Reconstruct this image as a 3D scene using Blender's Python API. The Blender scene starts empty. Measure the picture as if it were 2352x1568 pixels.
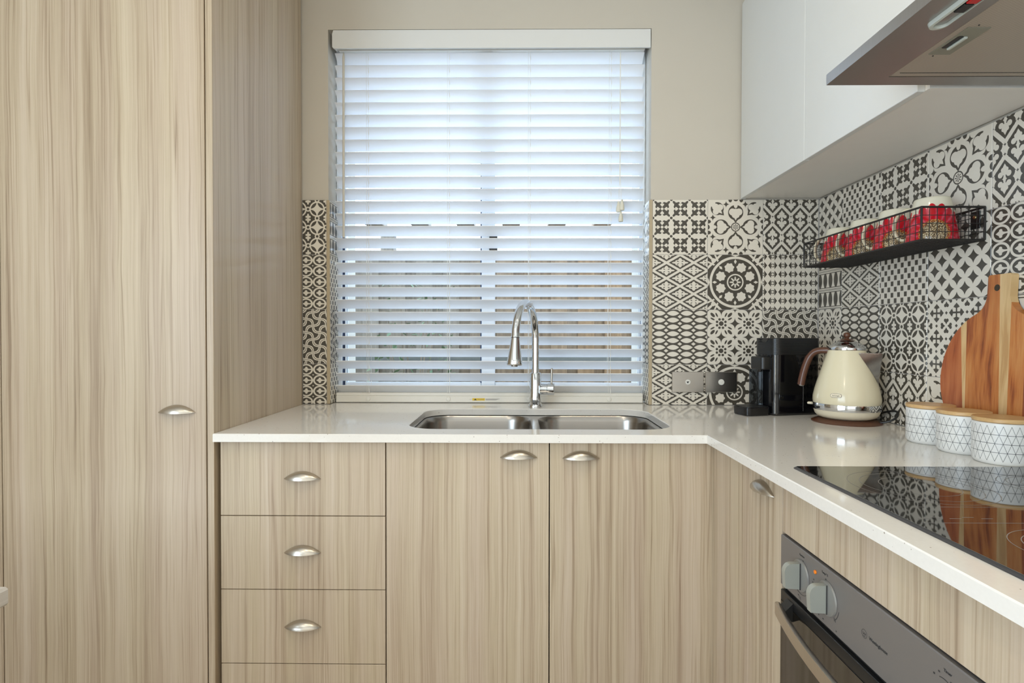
import bpy, bmesh, math, random
from mathutils import Vector, Matrix
random.seed(7)
S = bpy.context.scene
COL = S.collection
PI = math.pi
# ------------------------------------------------------------------ camera
cam_d = bpy.data.cameras.new('camera'); cam = bpy.data.objects.new('camera', cam_d); COL.objects.link(cam)
F_PX = 1291.62
yaw, pitch, roll = 0.0104, -0.0136, 0.0014
fw = Vector((-math.sin(yaw)*math.cos(pitch), math.cos(yaw)*math.cos(pitch), math.sin(pitch)))
r0 = Vector((math.cos(yaw), math.sin(yaw), 0)); u0 = r0.cross(fw)
rr = math.cos(roll)*r0 + math.sin(roll)*u0; uu = -math.sin(roll)*r0 + math.cos(roll)*u0
CAMZ = 1.1613
cam.matrix_world = Matrix(((rr.x, uu.x, -fw.x, 0), (rr.y, uu.y, -fw.y, 0), (rr.z, uu.z, -fw.z, CAMZ), (0, 0, 0, 1)))
cam_d.sensor_width = 36; cam_d.lens = F_PX/2352*36; cam_d.clip_start = .02; cam_d.clip_end = 100
S.camera = cam
# ------------------------------------------------------------------ world, lamps, exposure
S.view_settings.view_transform = 'Standard'; S.view_settings.look = 'None'
S.view_settings.gamma = 1; S.view_settings.use_curve_mapping = False
S.view_settings.exposure = -0.07
W = bpy.data.worlds.new('overcast_sky'); S.world = W; W.use_nodes = True
bg = W.node_tree.nodes['Background']; bg.inputs[0].default_value = (.62, .79, 1, 1); bg.inputs[1].default_value = 8.0
S.cycles.max_bounces = 12; S.cycles.diffuse_bounces = 6; S.cycles.transparent_max_bounces = 16
S.cycles.caustics_reflective = False; S.cycles.caustics_refractive = False

def area(name, loc, rot, sx, sy, power, col, shape='RECTANGLE'):
    l = bpy.data.lights.new(name, 'AREA'); l.shape = shape; l.size = sx; l.size_y = sy; l.energy = power; l.color = col
    o = bpy.data.objects.new(name, l); COL.objects.link(o); o.location = loc; o.rotation_euler = rot
    return o
area('rear_fill_light', (.5, -3.1, 1.35), (PI/2, 0, 0), 3.6, 1.9, 16, (1, .95, .87))  # unseen soft fill added behind the camera, standing in for living space daylight
area('left_glass_door', (-1.93, -1.35, 1.05), (0, -PI/2, 0), 1.9, 2.4, 118, (.66, .83, 1))
area('right_fill_light', (3.4, -1.9, 1.15), (0, PI/2, 0), 2.0, 2.4, 90, (.68, .84, 1))  # unseen cool fill added on the right to brighten the pantry side panel
for lx, ly in ((-.35, .35), (.35, .75), (-.9, -.7)): area('ceiling_lamp', (lx, ly, 2.56), (0, 0, 0), .16, .16, 6.0, (1, .84, .62), 'DISK')

# ------------------------------------------------------------------ node expression helper
class E:
    nt = None
    def __init__(s, k): s.s = k
    def __add__(a, b): return M('ADD', a, b)
    __radd__ = __add__
    def __sub__(a, b): return M('SUBTRACT', a, b)
    def __rsub__(a, b): return M('SUBTRACT', b, a)
    def __mul__(a, b): return M('MULTIPLY', a, b)
    __rmul__ = __mul__
    def __truediv__(a, b): return M('DIVIDE', a, b)
    def __rtruediv__(a, b): return M('DIVIDE', b, a)
    def __or__(a, b): return M('MAXIMUM', a, b)
    def __and__(a, b): return M('MINIMUM', a, b)
    def __lt__(a, b): return M('LESS_THAN', a, b)
    def __gt__(a, b): return M('GREATER_THAN', a, b)
def M(op, *a):
    n = E.nt.nodes.new('ShaderNodeMath'); n.operation = op
    for i, x in enumerate(a):
        if isinstance(x, E): E.nt.links.new(x.s, n.inputs[i])
        else: n.inputs[i].default_value = x
    return E(n.outputs[0])
ab = lambda x: M('ABSOLUTE', x)
frac = lambda x: M('FRACT', x)
flo = lambda x: M('FLOOR', x)
sq = lambda x: M('SQRT', x)
sin = lambda x: M('SINE', x)
cos = lambda x: M('COSINE', x)
mx = lambda a, b: M('MAXIMUM', a, b)
mn = lambda a, b: M('MINIMUM', a, b)
inv = lambda a: 1 - a
def circ(x, y, cx, cy, r):
    dx = x - cx if cx else x
    dy = y - cy if cy else y
    return (dx*dx + dy*dy) < r*r
def ell(x, y, cx, cy, a, b, ang=0):
    dx = x - cx if cx else x
    dy = y - cy if cy else y
    if ang:
        c, s = math.cos(ang), math.sin(ang)
        dx, dy = dx*c + dy*s, dy*c - dx*s
    dx = dx/a; dy = dy/b
    return (dx*dx + dy*dy) < 1.0
def dia(x, y, cx, cy, a, b): return (ab(x - cx)/a + ab(y - cy)/b) < 1.0
def astroid(x, y, cx, cy, r): return (sq(ab(x - cx)) + sq(ab(y - cy))) < math.sqrt(r)
def taper(p, q, p0, p1, k): return (q < (p - p0)*k) & (p < p1) & (p > p0)

def vec(x, y, z):
    n = E.nt.nodes.new('ShaderNodeCombineXYZ')
    for i, k in enumerate((x, y, z)):
        if isinstance(k, E): E.nt.links.new(k.s, n.inputs[i])
        else: n.inputs[i].default_value = k
    return n.outputs[0]
def noise(v, scale=1.0, detail=2.0, rough=.5):
    n = E.nt.nodes.new('ShaderNodeTexNoise'); n.inputs['Scale'].default_value = scale
    n.inputs['Detail'].default_value = detail; n.inputs['Roughness'].default_value = rough
    if v is not None: E.nt.links.new(v, n.inputs['Vector'])
    return E(n.outputs[0])
def ramp(fac, stops):
    n = E.nt.nodes.new('ShaderNodeValToRGB'); el = n.color_ramp.elements
    while len(el) < len(stops): el.new(.5)
    for e, (p, c) in zip(el, stops): e.position = p; e.color = (*c, 1)
    E.nt.links.new(fac.s, n.inputs[0])
    return n.outputs[0]
def mixc(fac, a, b):
    n = E.nt.nodes.new('ShaderNodeMix'); n.data_type = 'RGBA'
    if isinstance(fac, E): E.nt.links.new(fac.s, n.inputs[0])
    else: n.inputs[0].default_value = fac
    for i, c in ((6, a), (7, b)):
        if isinstance(c, tuple): n.inputs[i].default_value = (*c, 1)
        else: E.nt.links.new(c, n.inputs[i])
    return n.outputs[2]
def new_mat(name):
    m = bpy.data.materials.new(name); m.use_nodes = True; E.nt = m.node_tree
    return m, m.node_tree.nodes['Principled BSDF']
def setc(b, c):
    if isinstance(c, tuple): b.inputs['Base Color'].default_value = (*c, 1)
    else: E.nt.links.new(c, b.inputs['Base Color'])
def setv(b, key, v):
    if isinstance(v, E): E.nt.links.new(v.s, b.inputs[key])
    else: b.inputs[key].default_value = v
def bump(b, h, strength=.2, dist=.001):
    n = E.nt.nodes.new('ShaderNodeBump'); n.inputs['Strength'].default_value = strength; n.inputs['Distance'].default_value = dist
    E.nt.links.new(h.s, n.inputs['Height']); E.nt.links.new(n.outputs[0], b.inputs['Normal'])
def world_pos():
    n = E.nt.nodes.new('ShaderNodeNewGeometry'); s = E.nt.nodes.new('ShaderNodeSeparateXYZ')
    E.nt.links.new(n.outputs['Position'], s.inputs[0]); return [E(k) for k in s.outputs]
def obj_pos():
    n = E.nt.nodes.new('ShaderNodeTexCoord'); s = E.nt.nodes.new('ShaderNodeSeparateXYZ')
    E.nt.links.new(n.outputs['Object'], s.inputs[0]); return [E(k) for k in s.outputs]
def uv_pos():
    n = E.nt.nodes.new('ShaderNodeTexCoord'); s = E.nt.nodes.new('ShaderNodeSeparateXYZ')
    E.nt.links.new(n.outputs['UV'], s.inputs[0]); return [E(k) for k in s.outputs][:2]
def obj_rand():
    n = E.nt.nodes.new('ShaderNodeObjectInfo'); return E(n.outputs['Random'])
def simple(name, c, rough=.5, metal=0.0, var=.04, vs=20.0, **kw):
    """plain surface with a faint procedural unevenness"""
    m, b = new_mat(name)
    x, y, z = world_pos()
    n = noise(vec(x, y, z), vs, 3)
    d = tuple(k*(1 - var) for k in c); e = tuple(min(1, k*(1 + var)) for k in c)
    setc(b, mixc(n, d, e)); setv(b, 'Roughness', rough); setv(b, 'Metallic', metal)
    for k, v in kw.items(): setv(b, k.replace('_', ' '), v)
    return m

# ------------------------------------------------------------------ materials
def laminate():
    m, b = new_mat('ash_laminate'); x, y, z = world_pos()
    w = noise(vec(x*3.1, y*3.1, z*2.3), 1, 3) - .5
    w2 = noise(vec(x*11 + 3.0, y*11, z*7), 1, 2) - .5
    c = x + y*.93 + w*.015 + w2*.0035
    n1 = noise(vec(c*26, 0.3, z*.30), 1, 2, .5)
    n2 = noise(vec(c*95, 7.1, z*1.3), 1, 3, .6)
    n3 = noise(vec(c*420, 3.3, z*5), 1, 2)
    n4 = noise(vec(c*58, 11.7, z*.32), 1, 1)
    n5 = noise(vec(c*150, 4.7, z*1.1), 1, 2)
    line = mx(0.0, 1 - ab(n4 - .5)*34)*.24*n1 + mx(0.0, 1 - ab(n5 - .52)*26)*.13*n4
    f = n1*.40 + n2*.38 + n3*.22 - line
    lo = ramp(f, [(.27, (.26, .19, .12)), (.40, (.40, .315, .215)), (.48, (.465, .38, .265)), (.57, (.525, .437, .315)), (.72, (.59, .505, .38))])
    hi = ramp(f, [(.27, (.285, .205, .14)), (.42, (.425, .33, .24)), (.52, (.49, .395, .30)), (.72, (.56, .47, .37))])
    tone = noise(vec(c*15, 21.3, z*.5), 1, 2)
    setc(b, mixc(M('MULTIPLY_ADD', tone, 3.0, -1.0), lo, hi))
    setv(b, 'Roughness', .36 + n3*.08); setv(b, 'Specular IOR Level', .5)
    bump(b, n3, .05, .0005)
    return m
MAT = {}
MAT['laminate'] = laminate()
MAT['wall'] = simple('wall_paint', (.555, .51, .435), .75, var=.02, vs=6)
MAT['ceiling'] = simple('ceiling_paint', (.8, .79, .76), .8, var=.02)
MAT['rear'] = simple('rear_wall_paint', (.66, .62, .56), .8)
MAT['white'] = simple('white_cabinet_lacquer', (.68, .69, .675), .22, var=.01)
MAT['white_inner'] = simple('cabinet_underside', (.80, .775, .73), .4, var=.02)
MAT['carcass'] = simple('cabinet_carcass', (.25, .2, .14), .6)
MAT['dark_gap'] = simple('shadow_gap_core', (.05, .035, .02), .9)
MAT['grout'] = simple('grout', (.42, .40, .38), .9)
MAT['trim'] = simple('tile_trim', (.44, .36, .24), .4)
MAT['frame_white'] = simple('window_frame_white', (.8, .85, .9), .35, var=.01)
MAT['gasket_and_gap_shade'] = simple('window_gasket_and_gap_shade', (.03, .05, .12), .6)
MAT['blind'] = simple('blind_slat_white', (.80, .81, .83), .38, var=.01)
MAT['rail'] = simple('blind_rail_cream', (.74, .72, .66), .4, var=.01)
MAT['valance'] = simple('blind_valance', (.70, .70, .68), .5, var=.01)
MAT['cord'] = simple('blind_cord', (.80, .79, .74), .7)
MAT['wand'] = simple('blind_wand', (.60, .57, .50), .4)
MAT['tassel'] = simple('cord_tassel_cream', (.66, .64, .54), .45)
MAT['black'] = simple('black_plastic', (.012, .012, .012), .35)
MAT['gloss_black'] = simple('gloss_black_plastic', (.004, .004, .005), .06)
MAT['chrome'] = simple('chrome', (.70, .715, .73), .05, 1.0, var=.01)
MAT['nickel'] = simple('brushed_nickel', (.52, .48, .42), .30, 1.0, var=.03)
MAT['cream'] = simple('cream_enamel', (.71, .65, .47), .14, var=.015)
MAT['cream_low'] = simple('cream_plastic', (.76, .69, .53), .3, var=.01)
MAT['brown'] = simple('brown_plastic', (.10, .040, .022), .28)
MAT['mug'] = None
MAT['ceramic'] = None
MAT['wire'] = simple('black_wire', (.012, .011, .010), .45)
MAT['brass'] = simple('brass_screw', (.62, .55, .30), .3, 1.0)
MAT['oven_grey'] = simple('oven_panel_grey', (.20, .185, .175), .38, .35, var=.03)
MAT['knob'] = simple('oven_knob_grey', (.36, .37, .33), .35, .3)
MAT['skirt'] = simple('oven_knob_skirt', (.24, .235, .22), .35, .35)
MAT['print'] = simple('dark_print', (.03, .03, .03), .6)
MAT['print_white'] = simple('pale_print', (.24, .225, .21), .5)
MAT['orange'] = simple('orange_lens', (.85, .22, .01), .3)
MAT['red'] = simple('red_button', (.5, .01, .01), .35)
MAT['hob_edge'] = simple('cooktop_edge', (.07, .07, .075), .35, .4)
MAT['plate'] = simple('brushed_plate', (.58, .55, .51), .24, 1.0, var=.02)
MAT['white_plastic'] = simple('white_plastic', (.78, .77, .72), .35)
MAT['lamp_grey'] = simple('lamp_housing_grey', (.52, .55, .50), .35)
MAT['latch'] = simple('filter_latch_grey', (.24, .23, .18), .45)
MAT['yellow'] = simple('sticker_yellow', (.72, .50, .02), .5)
MAT['floor'] = simple('floor_oak', (.55, .46, .36), .4)
MAT['ground'] = simple('garden_ground', (.24, .21, .17), .9, var=.3)
MAT['leaf'] = simple('leaf_green', (.10, .15, .07), .6, var=.3)

def steel(name, c, rough, horizontal=True):
    m, b = new_mat(name); x, y, z = world_pos()
    n = noise(vec(x*260, y*260, z*6), 1, 2)
    setc(b, mixc(n, tuple(k*.9 for k in c), c)); setv(b, 'Metallic', 1.0); setv(b, 'Roughness', rough - .02 + n*.05)
    return m
MAT['steel'] = steel('sink_steel', (.36, .34, .315), .24)
MAT['hood_steel'] = steel('hood_steel', (.46, .445, .43), .3)
MAT['handle_steel'] = steel('oven_handle_steel', (.62, .58, .53), .3)

def stone():
    m, b = new_mat('speckled_stone'); x, y, z = world_pos()
    v = E.nt.nodes.new('ShaderNodeTexVoronoi'); v.inputs['Scale'].default_value = 105
    E.nt.links.new(vec(x, y, z), v.inputs['Vector'])
    sep = E.nt.nodes.new('ShaderNodeSeparateColor'); E.nt.links.new(v.outputs['Color'], sep.inputs[0])
    r1, g1 = E(sep.outputs[0]), E(sep.outputs[1])
    d = E(v.outputs['Distance'])
    spot = (d < (.04 + g1*.12)) & (r1 < .34)
    n = noise(vec(x, y, z), 160, 2)
    base = mixc(n, (.75, .725, .68), (.80, .775, .73))
    setc(b, mixc(spot*.75, base, (.20, .15, .11)))
    setv(b, 'Roughness', .09); setv(b, 'Specular IOR Level', .75)
    return m
MAT['stone'] = stone()

def glass_mat(name, tint, f0=.04):
    m = bpy.data.materials.new(name); m.use_nodes = True; nt = m.node_tree; nt.nodes.clear(); E.nt = nt
    o = nt.nodes.new('ShaderNodeOutputMaterial'); t = nt.nodes.new('ShaderNodeBsdfTransparent'); g = nt.nodes.new('ShaderNodeBsdfGlossy')
    t.inputs[0].default_value = (*tint, 1); g.inputs['Roughness'].default_value = .02
    l = nt.nodes.new('ShaderNodeLayerWeight'); l.inputs[0].default_value = .2
    mix = nt.nodes.new('ShaderNodeMixShader')
    k = E(l.outputs['Fresnel'])*.8
    nt.links.new(k.s, mix.inputs[0]); nt.links.new(t.outputs[0], mix.inputs[1]); nt.links.new(g.outputs[0], mix.inputs[2])
    nt.links.new(mix.outputs[0], o.inputs[0])
    return m
MAT['glass'] = glass_mat('window_glass', (.95, .97, .98))

def hob_glass():
    m, b = new_mat('black_ceramic_glass'); x, y, z = world_pos()
    n = noise(vec(x, y, z), 30, 2)
    setc(b, mixc(n, (.006, .006, .006), (.010, .010, .010))); setv(b, 'Roughness', .03); setv(b, 'Specular IOR Level', 1.0)
    setv(b, 'IOR', 1.95)
    return m
MAT['hob'] = hob_glass()
def oven_glass():
    m, b = new_mat('dark_oven_glass'); x, y, z = world_pos()
    n = noise(vec(x, y, z), 20, 1)
    setc(b, mixc(n, (.006, .005, .004), (.010, .008, .006))); setv(b, 'Roughness', .04); setv(b, 'Specular IOR Level', .9); setv(b, 'IOR', 1.7)
    return m
MAT['oven_glass'] = oven_glass()

def wood(name, stops, fz=5.0, fc=55.0, dirn='y'):
    m, b = new_mat(name); x, y, z = world_pos(); r = obj_rand()
    c = (y if dirn == 'y' else x)
    w = noise(vec(c*9, r*9, z*6), 1, 2) - .5
    n1 = noise(vec((c + w*.03)*fc, r*17, z*fz), 1, 4, .6)
    n2 = noise(vec(c*fc*5, r*5, z*fz*3), 1, 2)
    kn = noise(vec(c*14, r*31, z*8), 1, 1)
    f = (n1*.55 + n2*.15 + kn*.30 - .5)*1.45 + .5
    setc(b, ramp(f, stops)); setv(b, 'Roughness', .38)
    return m
MAT['acacia'] = wood('acacia_red', [(.28, (.10, .02, .006)), (.40, (.33, .085, .018)), (.52, (.50, .17, .038)), (.72, (.60, .27, .085))])
MAT['acacia_edge'] = wood('acacia_deep_red', [(.3, (.12, .028, .008)), (.45, (.36, .085, .022)), (.72, (.50, .16, .05))])
MAT['sapwood'] = wood('acacia_sapwood', [(.3, (.52, .30, .12)), (.5, (.68, .46, .22)), (.75, (.74, .54, .30))])
MAT['bamboo'] = wood('bamboo_lid', [(.3, (.50, .29, .11)), (.5, (.62, .39, .17)), (.75, (.70, .47, .23))], 60, 40)
def paling():
    m, b = new_mat('fence_paling_timber'); x, y, z = world_pos(); r = obj_rand()
    n1 = noise(vec(x*60, r*40, z*3), 1, 4, .6)
    n2 = noise(vec(x*9, r*13, z*4), 1, 2)
    a = ramp(n1*.6 + n2*.4, [(.3, (.12, .07, .035)), (.5, (.23, .135, .065)), (.7, (.32, .20, .105))])
    g = ramp(n1*.6 + n2*.4, [(.3, (.12, .095, .07)), (.5, (.20, .165, .125)), (.7, (.27, .225, .18))])
    k = M('MULTIPLY_ADD', x, -.9, .35)*.8 + r*.5
    setc(b, mixc(mn(mx(k, 0.0), 1.0), a, g)); setv(b, 'Roughness', .85)
    return m
MAT['paling'] = paling()
MAT['rail_timber'] = simple('fence_rail_timber', (.12, .12, .105), .85, var=.3, vs=30)
MAT['table'] = wood('weathered_table_timber', [(.3, (.44, .40, .35)), (.55, (.58, .54, .49)), (.75, (.66, .62, .57))], 50, 30, 'x')

def hood_filter():
    m, b = new_mat('hood_mesh_filter'); x, y, z = world_pos()
    fx = frac(x*260) - .5; fy = frac(y*260 + flo(x*260)*.5) - .5
    hole = (fx*fx + fy*fy) < .05
    setc(b, mixc(hole*.35, (.50, .44, .37), (.22, .19, .15))); setv(b, 'Metallic', .55); setv(b, 'Roughness', .5)
    return m
MAT['filter'] = hood_filter()

# ------------------------------------------------------------------ printed tile patterns: u, v in 0..1 over one tile, value 1 = dark print
TAU = 2*PI
def fold(u, v, nu, nv):
    x = frac(u*nu) - .5; y = frac(v*nv) - .5
    ax, ay = ab(x), ab(y)
    return x, y, ax, ay, mx(ax, ay), mn(ax, ay)
def t_hearts(u, v):
    x, y, ax, ay, p, q = fold(u, v, 3, 3)
    med = circ(ax, ay, 0, 0, .29) | circ(ax, ay, .20, .20, .15) | circ(p, q, .295, .115, .08) | ell(ax, ay, .33, .33, .125, .065, PI/4)
    heart = circ(p, q, .235, .047, .056) | taper(p, q, .095, .235, .72)
    return mx(med*inv(heart)*inv(circ(ax, ay, 0, 0, .075)), circ(ax, ay, .5, .5, .075))
def t_clover(u, v):
    x, y, ax, ay, p, q = fold(u, v, 1, 1)
    out1 = circ(p, q, .265, 0, .138) | taper(p, q, .075, .24, .72)
    in1 = circ(p, q, .275, .058, .064) | circ(p, q, .215, .02, .05) | taper(p, q, .12, .24, .55) | (circ(p, q, .285, 0, .05))
    gap = ell(p, q, .40, 0, .055, .035)
    a = (ax + ay)*.70711; b = ab(ax - ay)*.70711
    out2 = circ(a, b, .475, 0, .118) | taper(a, b, .30, .45, .70)
    in2 = circ(a, b, .455, .055, .056) | circ(a, b, .52, 0, .062) | taper(a, b, .345, .46, .5)
    gap2 = ell(a, b, .595, 0, .06, .05)
    r = sq(x*x + y*y); th = M('ARCTAN2', y, x)
    star = (r < .052) & (cos(th*8) > .1)
    ctr = mx((r < .083) & (r > .066), star)
    edge = (astroid(p, q, .415, .175, .075)) | circ(p, q, .52, .0, .05) | (ell(p, q, .5, .10, .05, .035))
    return mx(mx(out1*inv(in1)*inv(gap), out2*inv(in2)*inv(gap2)), mx(ctr, edge))
def spade(x, h):
    """dark outlined heart with a trefoil in it, point down, in a unit cell"""
    ax = ab(x)
    out = circ(ax, h, .205, .125, .195) | ((ax < (h + .37)*.93) & (h < .10))
    inn = circ(ax, h, .165, .125, .100) | circ(ax, h, 0, .03, .135) | circ(ax, h, .075, -.03, .075) | ((ax < (h + .235)*.62) & (h < .0))
    notch = ell(x, h, 0, .30, .055, .17)
    return out*inv(inn)*inv(notch)
def t_scroll(u, v):
    def lat(off, sx, flip):
        Y = (1 - v)*3 + off; k = flo(Y); x = frac(u*3 + k*.5 + sx) - .5; h = .5 - frac(Y)
        return spade(x, h*flip) | astroid(ab(x), h, .5, .12*flip, .09)
    return mx(lat(.12, 0, 1), lat(.12 - .43, .5, -1))
def t_lattice(u, v):
    fx = ab(frac(u*2) - .5); fy = ab(frac(v*3.5) - .5)
    d = fx + fy; k = d > .5
    x = fx*inv(k) + (.5 - fx)*k; y = fy*inv(k) + (.5 - fy)*k
    dm = x + y
    fl = ell(x, y, 0, 0, .30, .085) | ell(x, y, 0, 0, .085, .30) | circ(x, y, 0, 0, .16) | circ(x, y, .09, .09, .085)
    slit = ell(x, y, .085, .085, .05, .022, PI/4)
    return mx((dm < .415)*inv(fl), slit)
def t_rosette(u, v):
    x, y, ax, ay, p, q = fold(u, v, 1, 1)
    r = sq(x*x + y*y); th = M('ARCTAN2', y, x)
    t8 = ab(frac(th/TAU*8) - .5)*(TAU/8)        # 0 at sector middle
    fx = r*cos(t8); fy = r*sin(t8)              # flower on the sector axis
    pf = M('ARCTAN2', fy, fx - .285)
    rf = sq((fx - .285)*(fx - .285) + fy*fy)
    fl = rf < (.083 + cos(pf*7)*.008)
    t0 = (TAU/16) - t8
    gx = r*cos(t0); gy = r*sin(t0)
    dm = dia(gx, gy, .375, 0, .045, .026)
    star = r < (.073 + cos(th*8)*.032)
    light = fl | dm | ((r < .47) & (r > .425)) | ((r < .152) & (r > .128)) | (star & (r > .032))
    a = (ax + ay)*.70711; b = ab(ax - ay)*.70711
    outer = r > .47
    lo = circ(a, b, .565, 0, .04) | ((ab(b - .05 - (a - .5)*.35) < .016) & (a > .49)) | ell(a, b, .66, 0, .10, .022) | ((ab(a - .54) < .02) & (b < .22)) | (circ(p, q, .62, .0, .145)*inv(circ(p, q, .62, 0, .115))) | (q < .012)
    return inv(mx(light*inv(outer), lo*outer))
def t_hexes(u, v):
    x = frac(u*5.4 + .05) - .5; y = frac(v*6.2) - .5
    ax, ay = ab(x), ab(y); ex = .5 - ax; ey = .5 - ay
    tri = (ax < .335) & (ay > (.5 - (ax - .05)*1.5))
    col = (ex < .135) & (ey < .20) & ((ex + ey*.75) > .125)
    tick = (ex < .155) & (ex > .135) & (ey < .20)
    return mx(tri, mx(col, tick*0))
def t_ovals(u, v):
    x = ab(frac(u*4) - .5); y = ab(frac(v*8) - .5)
    oval = y < (.36 - x*x*1.75)
    dmd = (ab(.5 - x)/.17 + ab(.5 - y)/.25) < 1.0
    return inv(mx(oval & (x < .455), dmd))
def t_beads(u, v):
    x, y, ax, ay, p, q = fold(u, v, 2, 2)
    r = sq(x*x + y*y); th = M('ARCTAN2', y, x)
    t8 = ab(frac(th/TAU*8) - .5)*(TAU/8)
    bead = circ(r*cos(t8), r*sin(t8), .165, 0, .046)
    ctr = (r < .085)
    a = (ax + ay)*.70711; b = ab(ax - ay)*.70711
    leaf = ell(a, b, .445, 0, .105, .052) | ell(a, b, .345, .105, .085, .030, .30)
    star = astroid(ax, ay, .5, .5, .13) | astroid(p, q, .5, 0, .25)
    return mx(mx(bead, ctr), mx(leaf, star))
def t_wave(u, v):
    a = u*4; b = v*4 + .2
    x = a + b; y = a - b
    j = flo(y + .5); i = flo(x + .5)
    sj = 1 - frac(j*.5)*4; si = 1 - frac(i*.5)*4
    d1 = ab(y - j - sin(x*PI)*sj*.26); d2 = ab(x - i + sin(y*PI)*si*.26)
    l1 = (d1 < .15)*(d1 > .03); l2 = (d2 < .15)*(d2 > .03)
    return inv(mx(l1*inv((d2 < .15)*inv(d2 > .03)), l2))
def t_petals(u, v):
    a = (u + v)*4; b = (u - v)*4
    fa = ab(frac(a) - .5); fb = ab(frac(b) - .5)
    l1 = ((fa - .5)*(fa - .5) + (fb + .5)*(fb + .5)) < .545
    l2 = ((fb - .5)*(fb - .5) + (fa + .5)*(fa + .5)) < .545
    return inv(mx(l1, l2))
def t_checker(u, v):
    Y = v*12; X = u*7 + flo(Y)*.5
    return (ab(frac(X) - .5) < .205) & (ab(frac(Y) - .5) < .41)
def t_tribal(u, v):
    y = frac(v*3); x = ab(frac(u*6) - .5)
    y2 = ab(y - .5)
    bar = (y2 > .40)*(y2 < .46)
    vase = (x < (.13 + y2*y2*1.6)) & (y2 < .36)
    slit = (ab(x - .25) < .045) & (y2 < .3)
    return mx(inv(mx(mx(bar, vase), (y2 > .485))), slit*0) 
def t_rings(u, v):
    x, y, ax, ay, p, q = fold(u, v, 4, 5)
    r = sq(x*x + y*y)
    ring = (r < .50) & (r > .37)
    cl = circ(x, y, .05, 0, .12) | circ(x, ay, .0, .16, .09) | taper(0 - x, ay, -.02, .30, .0) | (dia(x, y, -.10, 0, .17, .13)) | circ(x, y, .17, 0, .07)
    st = astroid(ax, ay, .5, .5, .12)
    gapr = (ay < .05) & (x > .2)
    return inv(mx(mx(ring, cl), mx(st, gapr)))
def t_lens(u, v):
    x, y, ax, ay, p, q = fold(u, v, 3, 3)
    r = sq(x*x + y*y)
    ring = (r < .425) & (r > .345)
    st = (((ax - .375)*(ax - .375) + (ay - .375)*(ay - .375)) > .345*.345) & (r < .345)
    dot = circ(p, q, .5, 0, .135)*inv(circ(p, q, .5, 0, .07))
    ex = .5 - ax; ey = .5 - ay
    tre = circ(ex, ey, 0, .11, .07) | circ(ex, ey, .095, .08, .055) | circ(ex, ey, 0, .20, .05) | ell(ex, ey, 0, .03, .06, .035)
    return inv(mx(mx(ring, st), mx(dot, tre)))
def t_cross(u, v):
    x, y, ax, ay, p, q = fold(u, v, 3, 3)
    cr = taper(p, q, .0, .30, .22) | ((p < .37) & (p > .20) & (q < (.37 - p)*.95)) | ((p < .34) & (q < .035)) | ell(p, q, .235, .055, .06, .065)
    ex = .5 - ax; ey = .5 - ay
    hp = mx(ex, ey); hq = mn(ex, ey)
    he = circ(hp, hq, .215, .055, .066) | taper(hp, hq, .055, .215, .66)
    return mx(mx(cr, he), dia(p, q, .5, 0, .07, .07))
PAT = dict(hearts=t_hearts, clover=t_clover, scroll=t_scroll, lattice=t_lattice, rosette=t_rosette, hexes=t_hexes, ovals=t_ovals,
           beads=t_beads, wave=t_wave, petals=t_petals, checker=t_checker, tribal=t_tribal, rings=t_rings, lens=t_lens, cross=t_cross)
TILEM = {}
def tile_mat(k):
    if k not in TILEM:
        m, b = new_mat('printed_tile_' + k); u, v = uv_pos()
        dark = PAT[k](u, v)
        x, y, z = world_pos(); n = noise(vec(x, y, z), 35, 3)
        setc(b, mixc(dark, mixc(n, (.70, .65, .56), (.76, .715, .625)), mixc(n, (.055, .048, .036), (.085, .075, .06))))
        setv(b, 'Roughness', .32)
        TILEM[k] = m
    return TILEM[k]

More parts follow.
